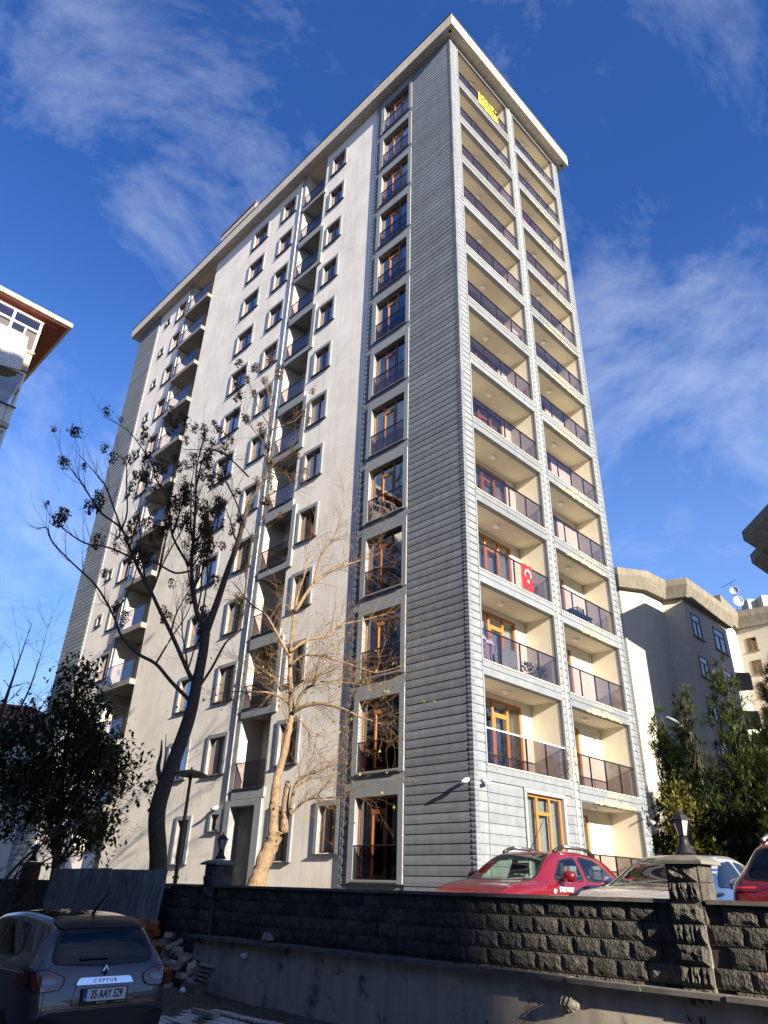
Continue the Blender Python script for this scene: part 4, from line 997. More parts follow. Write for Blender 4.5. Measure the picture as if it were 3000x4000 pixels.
    def seat(s, x, y, z):
        b = MB(); b.tube([(x-0.45, y, z, 0.16), (x+0.05, y, z+0.02, 0.17)], 8); b.tube([(x+0.05, y, z+0.05, 0.2), (x+0.22, y, z+0.55, 0.18)], 8)
        o = b.build('seat', m_seat, s.root, smooth=True); o.scale = (1, 1, 1)
        h = MB().box(x+0.2, y-0.13, z+0.62, x+0.29, y+0.13, z+0.80); h.tube([(x+0.24, y-0.05, z+0.5, .01), (x+0.24, y-0.05, z+0.65, .01)], 4).tube([(x+0.24, y+0.05, z+0.5, .01), (x+0.24, y+0.05, z+0.65, .01)], 4); h.build('headrest', m_seat, o)
m_tyre = M('tyre', (0.02, 0.02, 0.02), 0.9); m_alloy = M('alloy', (0.4, 0.4, 0.42), 0.3, metal=0.9); m_seat = M('seat fabric', (0.03, 0.03, 0.032), 0.95)
m_cglass = glass('car glass', (0.66, 0.76, 0.68), 1.0); m_dglass = glass('dark car glass', (0.03, 0.035, 0.04), 0.8)
m_tail = M('tail lamp red', (0.075, 0.004, 0.006), 0.15, 0.1, spec=0.6, coat=1.0); m_clear = M('clear lamp', (0.15, 0.11, 0.11), 0.12, 0.2, 10, spec=0.7, coat=1.0)
def paint(name, c, metal=0.3, rough=0.32): return M(name, c, rough, 0.03, 2, metal=metal, spec=0.5, coat=1.0)
p_grey = paint('grey metallic paint', (0.062, 0.058, 0.068), 0.5); p_red = paint('dark red paint', (0.19, 0.009, 0.014), 0.35); p_silver = paint('silver paint', (0.62, 0.62, 0.63), 0.7, 0.25); p_wine = paint('wine red paint', (0.17, 0.012, 0.015), 0.4)
def car_root(name, label, x, y, z, fwd):   # fwd: 0 = nose towards +y of the site axes, 90 = nose towards -x
    o = thing(name, label, 'car', L2W(x, y, z), ANG - math.pi/2 + R(fwd)); return o
# ---- grey crossover seen from behind
g0 = car_root('grey_car', 'dark grey metallic crossover seen from behind with its rear number plate, beside the rubble', -11.07, 1.04, -1.915, 0)
K = [(0, .36, .60, .66, .60, .46), (.10, .25, .74, .80, .76, .6), (.5, .22, .90, .98, .87, .72), (1.15, .2, .99, 1.08, .885, .70), (1.75, .2, 1.01, 1.40, .89, .62), (2.15, .2, 1.03, 1.53, .89, .59), (2.7, .2, 1.05, 1.565, .89, .585), (3.35, .2, 1.08, 1.53, .885, .57), (3.72, .22, 1.08, 1.455, .875, .555), (3.86, .24, 1.06, 1.30, .865, .60), (3.98, .28, 1.02, 1.08, .845, .70), (4.07, .32, .90, .93, .81, .68), (4.12, .40, .72, .74, .74, .6)]
C = Car(g0, K, p_grey, 4.12)
C.patch('rear_window', [(-.66, 1.06), (-.55, 1.40), (.55, 1.40), (.66, 1.06), (0, 1.03)], 'x', 1, m_dglass, 0.008, m_black, .05, rnd_=.12)
C.patch('side_window', [(1.55, 1.10), (2.0, 1.42), (2.55, 1.47), (2.55, 1.10)], 'y', -1, m_dglass, 0.006, m_black, .03)
C.patch('side_window', [(2.62, 1.10), (2.62, 1.47), (3.2, 1.43), (3.45, 1.18), (3.40, 1.12)], 'y', -1, m_dglass, 0.006, m_black, .03)
C.patch('side_window', [(1.55, 1.10), (2.0, 1.42), (2.55, 1.47), (2.55, 1.10)], 'y', 1, m_dglass, 0.006, m_black, .03)
C.patch('side_window', [(2.62, 1.10), (2.62, 1.47), (3.2, 1.43), (3.45, 1.18), (3.40, 1.12)], 'y', 1, m_dglass, 0.006, m_black, .03)
C.patch('windscreen', [(-.66, 1.10), (-.52, 1.45), (.52, 1.45), (.66, 1.10)], 'x', -1, m_dglass, 0.006, m_black, .04)
C.patch('black_roof', [(1.9, -.5), (1.9, .5), (3.70, .5), (3.70, -.5)], 'z', 1, M('black gloss roof', (0.012, 0.012, 0.013), 0.12, 0.02, coat=1.0, spec=0.6), 0.004, rnd_=.1)
sp = C.patch('spoiler', [(3.55, -.56), (3.55, .56), (3.80, .55), (3.80, -.55)], 'z', 1, m_black, 0.03, rnd_=.05)
for sg in (-1, 1):
    tl = C.patch('tail_light', [(sg*.84, .80), (sg*.86, 1.0), (sg*.70, 1.03), (sg*.46, .94), (sg*.52, .82)], 'x', 1, m_tail, 0.012, m_black, .018, rnd_=.07)
    C.patch('reflector', [(sg*.74, .87), (sg*.75, .95), (sg*.66, .95), (sg*.55, .91), (sg*.64, .87)], 'x', 1, m_clear, 0.02, parent=tl, rnd_=.04)
    C.patch('tail_light', [(3.62, .82), (3.70, 1.02), (3.95, 1.0), (3.98, .82)], 'y', sg, m_tail, 0.008, m_black, .02, rnd_=.07)
C.patch('bumper', [(-.80, .30), (-.80, .56), (-.60, .625), (.60, .625), (.80, .56), (.80, .30)], 'x', 1, m_black, 0.035, rnd_=.08)
C.patch('plate_recess', [(-.38, .655), (-.34, .86), (.34, .86), (.38, .655)], 'x', 1, p_grey, 0.01, rnd_=.04)
C.body(0.40, m_black); C.wheels(.82, 3.42, .87, .33)
ch = C.patch('chrome_strip', [(-.36, .86), (-.31, .93), (.31, .93), (.36, .86)], 'x', 1, m_chrome, 0.025, rnd_=.03)
for sg in (-1, 1): C.patch('tailgate_gap', [(sg*.70, .52), (sg*.70, .80), (sg*.708, .80), (sg*.708, .52)], 'x', 1, m_black, 0.003, rnd_=.002)
C.patch('tailgate_gap', [(-.70, .635), (-.70, .643), (.70, .643), (.70, .635)], 'x', 1, m_black, 0.003, rnd_=.002)
C.patch('wiper', [(-.30, 1.10), (-.30, 1.13), (.05, 1.12), (.05, 1.105)], 'x', 1, m_black, 0.03, rnd_=.005)
xr = C.hit('x', 1, 0, .77, 0).x
def rear(x, y, z): return frame3((x, y, z), (0, -1, 0), (0, 0, 1)) if False else frame3((x, y, z), (0, 1, 0), (0, 0, 1))
pl = MB().box(xr+0.022, -.28, .665, xr+0.034, .28, .83).build('plate_holder', m_black, g0)
MB().box(xr+0.034, -.262, .705, xr+0.038, .262, .822).build('number_plate', M('plate white', (0.62, 0.62, 0.6), 0.5, 0.05), pl)
MB().box(xr+0.038, -.262, .705, xr+0.0395, -.218, .822).build('country_band', M('plate blue', (0.015, 0.05, 0.35), 0.5), pl)
m_ink = M('plate ink', (0.012, 0.012, 0.012), 0.6)
text('plate_text', '35 AAY 529', 0.112, m_ink, pl, rear(xr+0.040, .022, .765), 0.001, 0.70, bold=0.002)
text('plate_text', 'TR', 0.03, m_white, pl, rear(xr+0.041, -.24, .725), 0.001, 0.8)
m_gold = M('gold lettering', (0.6, 0.5, 0.16), 0.6)
text('plate_text', 'REN-SER', 0.032, m_gold, pl, rear(xr+0.036, -.03, .685), 0.001, 1.0); text('plate_text', '0232 275 4 444', 0.018, m_gold, pl, rear(xr+0.036, .2, .685), 0.001, 1.0)
xc = C.hit('x', 1, 0, .895, 0).x
text('model_name', 'C A P T U R', 0.055, m_alloy, ch, rear(xc+0.03, 0, .893), 0.002, 1.0)
xe = C.hit('x', 1, 0, 1.0, 0).x
em = MB()
for (ax, az), (bx_, bz) in (((0, .065), (.042, 0)), ((.042, 0), (0, -.065)), ((0, -.065), (-.042, 0)), ((-.042, 0), (0, .065))):
    em.face([(xe+.03, ax, .985+az), (xe+.03, bx_, .985+bz), (xe+.045, bx_*.5, .985+bz*.55), (xe+.045, ax*.5, .985+az*.55)]); em.face([(xe+.0, ax, .985+az), (xe+.0, bx_, .985+bz), (xe+.03, bx_, .985+bz), (xe+.03, ax, .985+az)])
em.build('emblem', m_chrome, g0)
MB().tube([(3.45, -.0, 1.52, .03), (3.46, 0, 1.56, .02), (3.78, 0, 1.80, .005)], 6).build('antenna', m_black, g0)
for sg in (-1, 1): MB().tube([(1.62, sg*.86, 1.08, .04), (1.62, sg*1.0, 1.12, .09), (1.60, sg*1.04, 1.12, .06)], 8).build('mirror', m_black, g0, smooth=True)
# ---- red hatchback, nose to the wall
r0 = car_root('red_hatchback', 'dark red hatchback with black roof rails parked nose to the wall before the clad corner', -6.05, -4.35, ZC+0.05, 90)
K = [(0, .36, .62, .66, .58, .44), (.08, .26, .74, .80, .74, .6), (.45, .22, .90, .97, .84, .7), (1.0, .2, .98, 1.06, .87, .68), (1.15, .2, .99, 1.12, .87, .67), (1.65, .2, 1.0, 1.42, .875, .60), (1.95, .2, 1.01, 1.52, .875, .575), (2.5, .2, 1.03, 1.55, .875, .57), (3.3, .2, 1.05, 1.50, .87, .56), (3.65, .24, 1.06, 1.38, .86, .57), (3.88, .28, 1.02, 1.12, .83, .62), (4.0, .36, .86, .9, .76, .6), (4.02, .40, .7, .72, .7, .55)]
C = Car(r0, K, p_red, 4.02)
C.patch('windscreen', [(-.70, 1.05), (-.535, 1.47), (.535, 1.47), (.70, 1.05)], 'x', -1, m_cglass, 0.006, m_black, .045, cut=True)
C.patch('rear_window', [(-.60, 1.12), (-.52, 1.36), (.52, 1.36), (.60, 1.12)], 'x', 1, m_cglass, 0.006, m_black, .04, cut=True)
for sg in (-1, 1):
    C.patch('side_window', [(1.48, 1.07), (1.93, 1.39), (2.42, 1.44), (2.42, 1.06)], 'y', sg, m_cglass, 0.008, m_black, .042, cut=True, rnd_=.09)
    C.patch('side_window', [(2.53, 1.06), (2.53, 1.46), (3.08, 1.42), (3.42, 1.22), (3.32, 1.08)], 'y', sg, m_cglass, 0.008, m_black, .042, cut=True, rnd_=.09)
    C.patch('headlight', [(sg*.48, .70), (sg*.46, .82), (sg*.74, .86), (sg*.76, .72)], 'x', -1, m_clear, 0.008, m_black, .02)
    C.patch('fog_trim', [(sg*.5, .38), (sg*.5, .5), (sg*.7, .5), (sg*.7, .38)], 'x', -1, m_black, 0.008)
    mr_ = MB(); mr_.tube([(1.62, sg*.82, 1.06, .03), (1.64, sg*.93, 1.08, .04)], 6); mr_.lathe([(0.0, -.11), (.075, -.09), (.095, 0), (.075, .09), (0.0, .11)], 10, c=(1.62, sg*1.0, 1.12), axis='Y'); mr_.build('mirror', p_red, r0, smooth=True)
    rl = MB(); rl.tube([(1.95, sg*.53, 1.50, .05), (2.1, sg*.53, 1.57, .035), (2.3, sg*.53, 1.60, .028), (2.9, sg*.53, 1.59, .028), (3.1, sg*.53, 1.57, .035), (3.3, sg*.52, 1.48, .05)], 6); rl.v = [(x, y + (y-sg*.53)*(-0.4), z) for x, y, z in rl.v]; q = rl.build('roof_rail', m_black, r0, smooth=True)
    MB().tube([(2.28, sg*.53, 1.61, .026), (2.95, sg*.53, 1.595, .026)], 6).build('bar', m_alloy, q, smooth=True)
    C.patch('door_handle', [(2.3, .96), (2.3, .99), (2.46, .99), (2.46, .96)], 'y', sg, m_black, 0.02, rnd_=.01)
C.patch('bonnet_line', [(.25, -.62), (.25, -.60), (1.05, -.66), (1.05, -.68)], 'z', 1, m_black, 0.001, rnd_=.005); C.patch('bonnet_line', [(.25, .60), (.25, .62), (1.05, .68), (1.05, .66)], 'z', 1, m_black, 0.001, rnd_=.005)
for xx in (1.32, 2.475): C.patch('door_line', [(xx, .45), (xx, 1.05), (xx+.008, 1.05), (xx+.008, .45)], 'y', -1, m_black, 0.0015, rnd_=.002)
C.body(0.42, m_black); C.wheels(.75, 3.3, .85, .31)
for y in (-.36, .36): C.seat(2.0, y, .55); C.seat(2.95, y, .55)
MB().box(.9, -.7, .5, 1.5, .7, .98).build('dashboard', m_seat, r0); MB().box(1.3, -.7, .35, 3.6, .7, .45).build('cabin_floor', m_seat, r0)
MB().box(1.72, -.1, 1.36, 1.76, .1, 1.42).build('inner_mirror', m_black, r0)
ys = C.hit('y', -1, 1.72, .90, 0).y
m_let = M('white lettering', (0.75, 0.74, 0.72), 0.5)
text('door_lettering', 'STEPWAY', 0.10, m_let, r0, frame3((1.72, ys-0.012, .925), (1, 0, 0), (0, 0.03, 1)), 0.001, 1.0, bold=0.002)
mk = MB(); 
for k in range(3): mk.face([(1.33+.02*k, ys-.012, .875+.02*k), (1.40, ys-.012, .875+.015*k), (1.42, ys-.012, .925), (1.35, ys-.012, .935-.01*k)])
mk.build('door_mark', m_let, r0)
MB().tube([(1.98, 0.0, 1.51, .02), (2.02, 0, 1.55, .012), (2.55, .0, 2.1, .004)], 5).build('antenna', m_black, r0)
# ---- silver saloon
s0 = car_root('silver_car', 'silver saloon parked between the red cars, mostly behind the sunlit pillar', -6.1, -7.0, ZC+0.05, 90)
K = [(0, .34, .56, .60, .60, .46), (.1, .24, .70, .75, .78, .62), (.5, .2, .84, .92, .87, .72), (1.15, .18, .93, 1.00, .895, .72), (1.3, .18, .94, 1.05, .895, .70), (1.9, .18, .95, 1.36, .90, .60), (2.3, .18, .96, 1.455, .90, .565), (2.8, .18, .97, 1.47, .90, .56), (3.4, .18, .98, 1.36, .895, .57), (3.85, .2, .98, 1.12, .885, .64), (4.1, .22, .97, 1.02, .87, .68), (4.45, .28, .90, .95, .82, .66), (4.52, .4, .7, .73, .72, .58)]
C = Car(s0, K, p_silver, 4.52)
C.patch('windscreen', [(-.70, .99), (-.54, 1.40), (.54, 1.40), (.70, .99)], 'x', -1, m_cglass, 0.006, m_black, .045, cut=True)
C.patch('rear_window', [(-.62, 1.06), (-.53, 1.34), (.53, 1.34), (.62, 1.06)], 'x', 1, m_cglass, 0.006, m_black, .04, cut=True)
for sg in (-1, 1):
    C.patch('side_window', [(1.55, 1.0), (2.1, 1.32), (2.62, 1.38), (2.62, 1.0)], 'y', sg, m_dglass, 0.006, m_black, .03, cut=True, rnd_=.09)
    C.patch('side_window', [(2.70, 1.0), (2.70, 1.38), (3.25, 1.31), (3.62, 1.1), (3.5, 1.01)], 'y', sg, m_dglass, 0.006, m_black, .03, cut=True, rnd_=.09)
    MB().lathe([(0.0, -.11), (.07, -.09), (.085, 0), (.07, .09), (0.0, .11)], 10, c=(1.75, sg*1.0, 1.04), axis='Y').build('mirror', p_silver, s0, smooth=True)
    C.patch('headlight', [(sg*.48, .62), (sg*.46, .72), (sg*.78, .78), (sg*.80, .66)], 'x', -1, m_clear, 0.008, m_black, .02)
C.body(); C.wheels(.85, 3.55, .875, .32)
for y in (-.36, .36): C.seat(2.1, y, .5); C.seat(3.0, y, .5)
MB().box(1.0, -.7, .45, 1.65, .7, .90).build('dashboard', m_seat, s0); MB().box(1.3, -.7, .3, 3.7, .7, .4).build('cabin_floor', m_seat, s0)
# ---- wine red crossover seen from behind at the right edge
w0 = car_root('wine_red_car', 'wine red crossover at the right edge seen from behind', -1.62, -9.4, ZC, -90)
K = [(0, .36, .66, .72, .62, .46), (.1, .26, .82, .9, .8, .62), (.6, .22, .98, 1.06, .9, .75), (1.2, .2, 1.04, 1.14, .92, .72), (1.8, .2, 1.06, 1.46, .925, .64), (2.25, .2, 1.08, 1.60, .925, .60), (3.0, .2, 1.10, 1.64, .925, .60), (3.75, .2, 1.13, 1.60, .92, .585), (4.05, .22, 1.14, 1.52, .91, .58), (4.25, .26, 1.10, 1.30, .90, .63), (4.38, .3, 1.04, 1.08, .87, .72), (4.45, .34, .92, .95, .84, .7), (4.48, .42, .75, .77, .76, .6)]
C = Car(w0, K, p_wine, 4.48)
C.patch('rear_window', [(-.72, 1.12), (-.58, 1.48), (.58, 1.48), (.72, 1.12), (0, 1.09)], 'x', 1, m_dglass, 0.008, m_black, .04, rnd_=.1)
for sg in (-1, 1):
    C.patch('side_window', [(1.6, 1.14), (2.1, 1.48), (2.75, 1.54), (2.75, 1.14)], 'y', sg, m_dglass, 0.006, m_black, .03)
    C.patch('side_window', [(2.83, 1.14), (2.83, 1.54), (3.5, 1.50), (3.8, 1.28), (3.7, 1.16)], 'y', sg, m_dglass, 0.006, m_black, .03)
    tl = C.patch('tail_light', [(sg*.90, .98), (sg*.90, 1.08), (sg*.5, 1.07), (sg*.5, 1.0)], 'x', 1, m_tail, 0.012, rnd_=.03)
    C.patch('lamp_strip', [(sg*.8, 1.025), (sg*.8, 1.05), (sg*.56, 1.05), (sg*.56, 1.025)], 'x', 1, M('bright red lamp', (0.5, 0.02, 0.015), 0.2, coat=1.0), 0.018, parent=tl, rnd_=.01)
    MB().tube([(2.1, sg*.56, 1.60, .03), (2.4, sg*.56, 1.67, .02), (3.6, sg*.55, 1.66, .02), (3.95, sg*.54, 1.57, .03)], 6).build('roof_rail', m_alloy, w0, smooth=True)
C.patch('light_bar', [(-.5, 1.02), (-.5, 1.06), (.5, 1.06), (.5, 1.02)], 'x', 1, m_tail, 0.01, rnd_=.01)
C.patch('bumper', [(-.8, .3), (-.8, .5), (.8, .5), (.8, .3)], 'x', 1, m_black, 0.02)
C.patch('fin', [(3.85, -.06), (3.85, .06), (4.05, .05), (4.05, -.05)], 'z', 1, m_white, 0.05, rnd_=.02)
C.body(0.42, m_black); C.wheels(.9, 3.6, .9, .35)
xs_ = C.hit('x', 1, -.62, .80, 0).x
text('model_name', 'SPORTAGE', 0.075, m_let, w0, rear(xs_+0.02, -.50, .86), 0.002, 1.0)

# ================================================================ trees
def tree_parts(root, limbs, origin, m, spec, mt=None):
    """limbs: world polylines (x,y,z,r); twigs grow on them. returns twig tips."""
    tips = []; tr = MB(); tw = MB(); org = Vector(origin)
    r = random.Random(spec['seed'])
    def smooth(pts):
        q = catm([tuple(p) for p in pts], 4); return q
    def twig(p, d, L, rad, depth):
        n = 5; pts = [(p.x, p.y, p.z, rad)]; q = p.copy(); dd = d.normalized()
        for i in range(n):
            dd = (dd + Vector((r.uniform(-1, 1), r.uniform(-1, 1), r.uniform(-1, 1)))*spec['wig'] + Vector((0, 0, spec['up']))).normalized()
            q = q + dd*(L/n); pts.append((q.x, q.y, q.z, max(0.0022, rad*(1-(i+1)/n*0.8))))
            if depth > 0 and r.random() < spec['bp']:
                e = (dd + Vector((r.uniform(-1, 1), r.uniform(-1, 1), r.uniform(-1, 1)))*0.8).normalized(); twig(q, e, L*r.uniform(.4, .7), rad*0.6, depth-1)
        tw.tube(pts, 4 if rad > 0.012 else 3, cap=False); tips.append((q.copy(), dd.copy()))
    for k, lb_ in enumerate(limbs):
        pts = smooth([(a-org.x, b-org.y, c-org.z, rr) for a, b, c, rr in lb_])
        if spec.get('knob'):
            pts = [(a + r.uniform(-1, 1)*rr*0.1, b + r.uniform(-1, 1)*rr*0.1, c, rr*r.uniform(.9, 1.1)) for a, b, c, rr in pts]
        tr.tube(pts, 9 if lb_[0][3] > 0.08 else 6)
        L = len(pts)
        for i in range(int(L*spec['from'](k)), L):
            for q in range(spec['dens'](k)):
                if r.random() < spec['skip']: continue
                p = Vector(pts[i][:3]); d = Vector(pts[min(i+1, L-1)][:3]) - Vector(pts[max(i-1, 0)][:3])
                d = d.normalized()*spec['fwd'] + Vector((r.uniform(-1, 1), r.uniform(-1, 1), r.uniform(-.7, 1)))
                twig(p, d, r.uniform(*spec['len']), max(spec['rad'][0], min(pts[i][3]*0.5, spec['rad'][1])), spec['depth'])
        p = Vector(pts[-1][:3]); d = p - Vector(pts[-2][:3]); tips.append((p, d.normalized()))
    tr.build('trunk', m, root, smooth=True); o = tw.build('branches', mt or m, root, smooth=True); o['kind'] = 'stuff'
    return tips
def leaf_quad(mb, p, d, w, l, fold=0.3):
    d = d.normalized(); s = d.cross(Vector((0, 0, 1))); s = s.normalized() if s.length > .05 else Vector((1, 0, 0)); n = s.cross(d)
    a, b, c, e = p, p + d*(l*0.5) + s*(w*0.5) + n*(w*fold*0.3), p + d*l, p + d*(l*0.5) - s*(w*0.5) + n*(w*fold*0.3)
    mb.face([a, b, c, e])
def rv(r): 
    while True:
        v = Vector((r.uniform(-1, 1), r.uniform(-1, 1), r.uniform(-1, 1)))
        if 0.05 < v.length < 1: return v.normalized()
TALL=[[(-5.54,20.26,0.29,0.3),(-5.78,20.19,1.51,0.284),(-5.74,20.2,2.27,0.268),(-5.58,20.25,3.04,0.251),(-5.41,20.29,3.92,0.235),(-5.34,20.31,4.46,0.219),(-5.31,20.32,5.08,0.203),(-5.27,20.33,6.08,0.186),(-5.28,20.33,6.75,0.17)],[(-5.28,20.33,6.75,0.17),(-5.14,20.43,7.53,0.158),(-5.06,20.51,8.11,0.147),(-4.96,20.6,8.86,0.135),(-4.79,20.7,9.88,0.124),(-4.69,20.79,10.95,0.112),(-4.54,20.88,11.73,0.101),(-4.22,21.01,12.56,0.089),(-4.16,21.09,13.07,0.078),(-4.33,21.11,13.82,0.066),(-4.24,21.2,14.58,0.055),(-4.3,21.25,15.28,0.043),(-4.54,21.26,16.44,0.032),(-4.7,21.29,17.29,0.02)],[(-5.28,20.33,6.75,0.13),(-5.42,20.18,7.02,0.118),(-5.57,20.04,7.21,0.106),(-5.75,19.89,7.92,0.093),(-5.88,19.74,8.54,0.081),(-5.92,19.63,9.33,0.069),(-5.99,19.5,10.35,0.057),(-6.06,19.38,11.18,0.044),(-6.12,19.25,11.9,0.032),(-6.02,19.18,13.21,0.02)],[(-5.42,20.29,4.63,0.09),(-6.05,20.27,5.16,0.082),(-6.59,20.26,5.67,0.075),(-7.16,20.22,5.95,0.068),(-7.74,20.17,6.46,0.06),(-8.14,20.17,7.13,0.052),(-8.8,20.05,7.99,0.045),(-9.62,19.84,8.65,0.037),(-10.3,19.66,9.24,0.03),(-10.6,19.67,9.73,0.022),(-10.91,19.68,9.68,0.015)],[(-5.48,20.27,5.29,0.1),(-5.59,20.12,5.47,0.093),(-6.17,19.83,6.48,0.086),(-6.55,19.59,7.09,0.08),(-6.82,19.37,7.56,0.073),(-6.98,19.19,7.78,0.066),(-7.27,18.96,8.24,0.059),(-7.52,18.74,8.73,0.053),(-7.79,18.5,9.22,0.046),(-8.31,18.15,9.52,0.039),(-8.62,17.87,9.88,0.032),(-8.83,17.65,10.18,0.026),(-9.0,17.43,10.35,0.019),(-9.36,17.11,10.77,0.012)],[(-7.24,18.64,8.3,0.045),(-7.85,18.12,8.4,0.036),(-8.33,17.63,8.29,0.028),(-8.8,17.12,8.48,0.019),(-8.98,16.74,8.61,0.01)],[(-7.62,18.17,9.05,0.045),(-7.65,18.34,9.67,0.036),(-7.89,18.43,10.64,0.028),(-8.12,18.53,11.53,0.019),(-8.43,18.58,11.79,0.01)],[(-7.65,18.15,9.07,0.045),(-7.84,17.88,9.5,0.036),(-8.07,17.59,10.01,0.028),(-8.21,17.33,10.2,0.019),(-8.77,16.86,10.7,0.01)],[(-5.92,19.63,8.57,0.06),(-6.62,19.63,9.6,0.053),(-7.02,19.72,10.98,0.046),(-7.54,19.75,11.68,0.039),(-7.81,19.88,12.3,0.031),(-8.39,19.87,13.09,0.024),(-8.96,19.86,13.71,0.017),(-9.82,19.69,14.12,0.01)],[(-5.23,20.34,5.05,0.06),(-4.93,20.28,5.61,0.054),(-4.61,20.23,6.38,0.048),(-4.23,20.19,6.9,0.042),(-4.22,20.06,8.73,0.036),(-4.18,19.94,9.54,0.03),(-3.96,19.86,10.12,0.024),(-3.78,19.77,10.71,0.018),(-3.72,19.65,11.9,0.012)],[(-4.14,21.0,12.96,0.04),(-3.83,20.85,12.68,0.032),(-3.51,20.71,12.68,0.024),(-3.15,20.56,12.18,0.016),(-2.97,20.38,12.32,0.008)],[(-4.14,21.0,12.96,0.035),(-3.83,20.85,13.19,0.026),(-3.45,20.71,13.43,0.017),(-3.22,20.55,14.06,0.008)],[(-4.24,21.08,14.72,0.035),(-3.84,21.03,14.89,0.028),(-3.36,20.98,15.12,0.022),(-3.03,20.91,15.64,0.015),(-2.96,20.79,16.07,0.008)],[(-4.27,21.07,14.82,0.03),(-4.79,21.27,15.73,0.022),(-5.21,21.48,16.7,0.014),(-5.55,21.7,17.66,0.006)],[(-4.3,21.06,14.05,0.03),(-4.69,21.43,14.61,0.022),(-5.2,21.75,15.44,0.014),(-5.8,22.05,16.82,0.006)],[(-6.05,19.27,10.9,0.025),(-5.87,19.08,12.37,0.019),(-5.29,19.01,12.34,0.014),(-4.9,18.87,11.98,0.008)],[(-4.75,20.76,10.84,0.04),(-5.24,20.89,11.85,0.029),(-5.71,21.01,12.61,0.019),(-6.03,21.16,12.84,0.008)],[(-4.74,20.77,12.49,0.045),(-5.16,20.28,12.73,0.036),(-5.5,19.8,12.81,0.028),(-5.91,19.29,12.6,0.019),(-6.48,18.71,12.2,0.01)],[(-5.83,19.55,8.37,0.05),(-6.19,19.31,8.18,0.046),(-6.58,19.05,8.29,0.042),(-6.76,18.86,8.36,0.038),(-6.93,18.67,8.06,0.034),(-7.16,18.46,8.19,0.03)],[(-5.74,20.2,2.27,0.13),(-5.95,20.14,2.72,0.093),(-5.95,20.14,3.15,0.057),(-5.99,20.13,3.49,0.02)],[(-5.81,20.18,2.47,0.05),(-5.79,20.13,2.85,0.031),(-5.88,20.06,3.65,0.012)]]
TWIST=[[(-2.82,19.09,-0.09,0.24),(-2.7,19.11,0.44,0.223),(-2.58,19.13,0.85,0.205),(-2.46,19.14,1.07,0.188),(-2.38,19.15,1.2,0.17)],[(-2.5,19.14,1.07,0.16),(-2.56,19.15,1.67,0.149),(-2.56,19.18,2.18,0.138),(-2.55,19.2,2.58,0.128),(-2.44,19.24,3.13,0.117),(-2.38,19.27,3.69,0.106),(-2.35,19.3,4.21,0.095),(-2.44,19.31,4.86,0.085),(-2.51,19.32,5.47,0.074),(-2.53,19.34,5.68,0.063),(-2.55,19.36,6.26,0.052),(-2.5,19.39,7.55,0.042),(-2.33,19.44,8.38,0.031),(-2.3,19.47,9.04,0.02)],[(-2.25,19.17,1.19,0.13),(-2.29,19.1,1.8,0.113),(-2.26,19.03,2.25,0.097),(-2.25,18.97,2.35,0.08)],[(-2.13,18.98,1.62,0.07),(-2.05,18.81,2.16,0.055),(-1.87,18.66,2.45,0.04),(-1.46,18.52,2.57,0.025),(-1.06,18.37,2.76,0.01)],[(-2.12,18.98,1.57,0.05),(-1.84,18.88,1.86,0.04),(-1.54,18.77,1.97,0.03),(-1.26,18.66,1.96,0.02)],[(-2.29,19.16,4.16,0.085),(-2.05,18.99,4.26,0.07),(-1.61,18.83,4.33,0.056),(-1.01,18.67,4.2,0.041),(-0.43,18.5,3.93,0.027),(0.11,18.3,3.74,0.012)],[(-2.24,19.17,4.22,0.06),(-2.13,19.02,4.54,0.05),(-1.91,18.88,4.77,0.041),(-1.75,18.74,4.8,0.031),(-1.75,18.58,4.93,0.022),(-1.43,18.44,5.14,0.012)],[(-2.39,19.15,4.68,0.05),(-2.22,19.32,4.9,0.041),(-1.98,19.5,5.06,0.031),(-1.17,19.72,5.16,0.021),(-0.5,19.89,5.13,0.012)],[(-2.53,19.13,5.82,0.06),(-2.06,19.29,6.23,0.05),(-1.52,19.44,6.4,0.04),(-1.15,19.57,6.79,0.03),(-0.34,19.7,7.07,0.02),(0.4,19.8,7.35,0.01)],[(-2.49,19.14,5.42,0.05),(-2.15,18.98,5.66,0.042),(-1.63,18.83,5.63,0.034),(-0.81,18.68,5.38,0.026),(-0.08,18.5,5.12,0.018),(0.58,18.29,5.27,0.01)],[(-2.49,19.24,7.06,0.07),(-2.04,19.42,8.02,0.055),(-1.42,19.6,8.62,0.04),(-0.84,19.76,8.92,0.025),(-0.07,19.9,9.32,0.01)],[(-2.04,19.39,8.01,0.04),(-1.88,19.21,8.84,0.032),(-1.52,19.04,9.38,0.023),(-1.3,18.86,10.11,0.014),(-1.08,18.67,10.9,0.006)],[(-2.52,19.24,5.69,0.055),(-2.85,18.99,6.16,0.044),(-3.23,18.72,6.72,0.033),(-3.64,18.44,6.93,0.021),(-4.16,18.13,7.45,0.01)],[(-2.45,19.24,4.41,0.045),(-2.87,18.85,4.57,0.033),(-3.46,18.41,4.48,0.02),(-3.81,18.0,4.37,0.008)],[(-2.45,19.24,4.41,0.03),(-2.96,19.38,5.16,0.022),(-3.5,19.49,5.33,0.014),(-4.03,19.59,5.67,0.006)],[(-2.22,19.17,4.07,0.03),(-1.83,18.96,3.64,0.025),(-1.48,18.74,3.01,0.02)]]

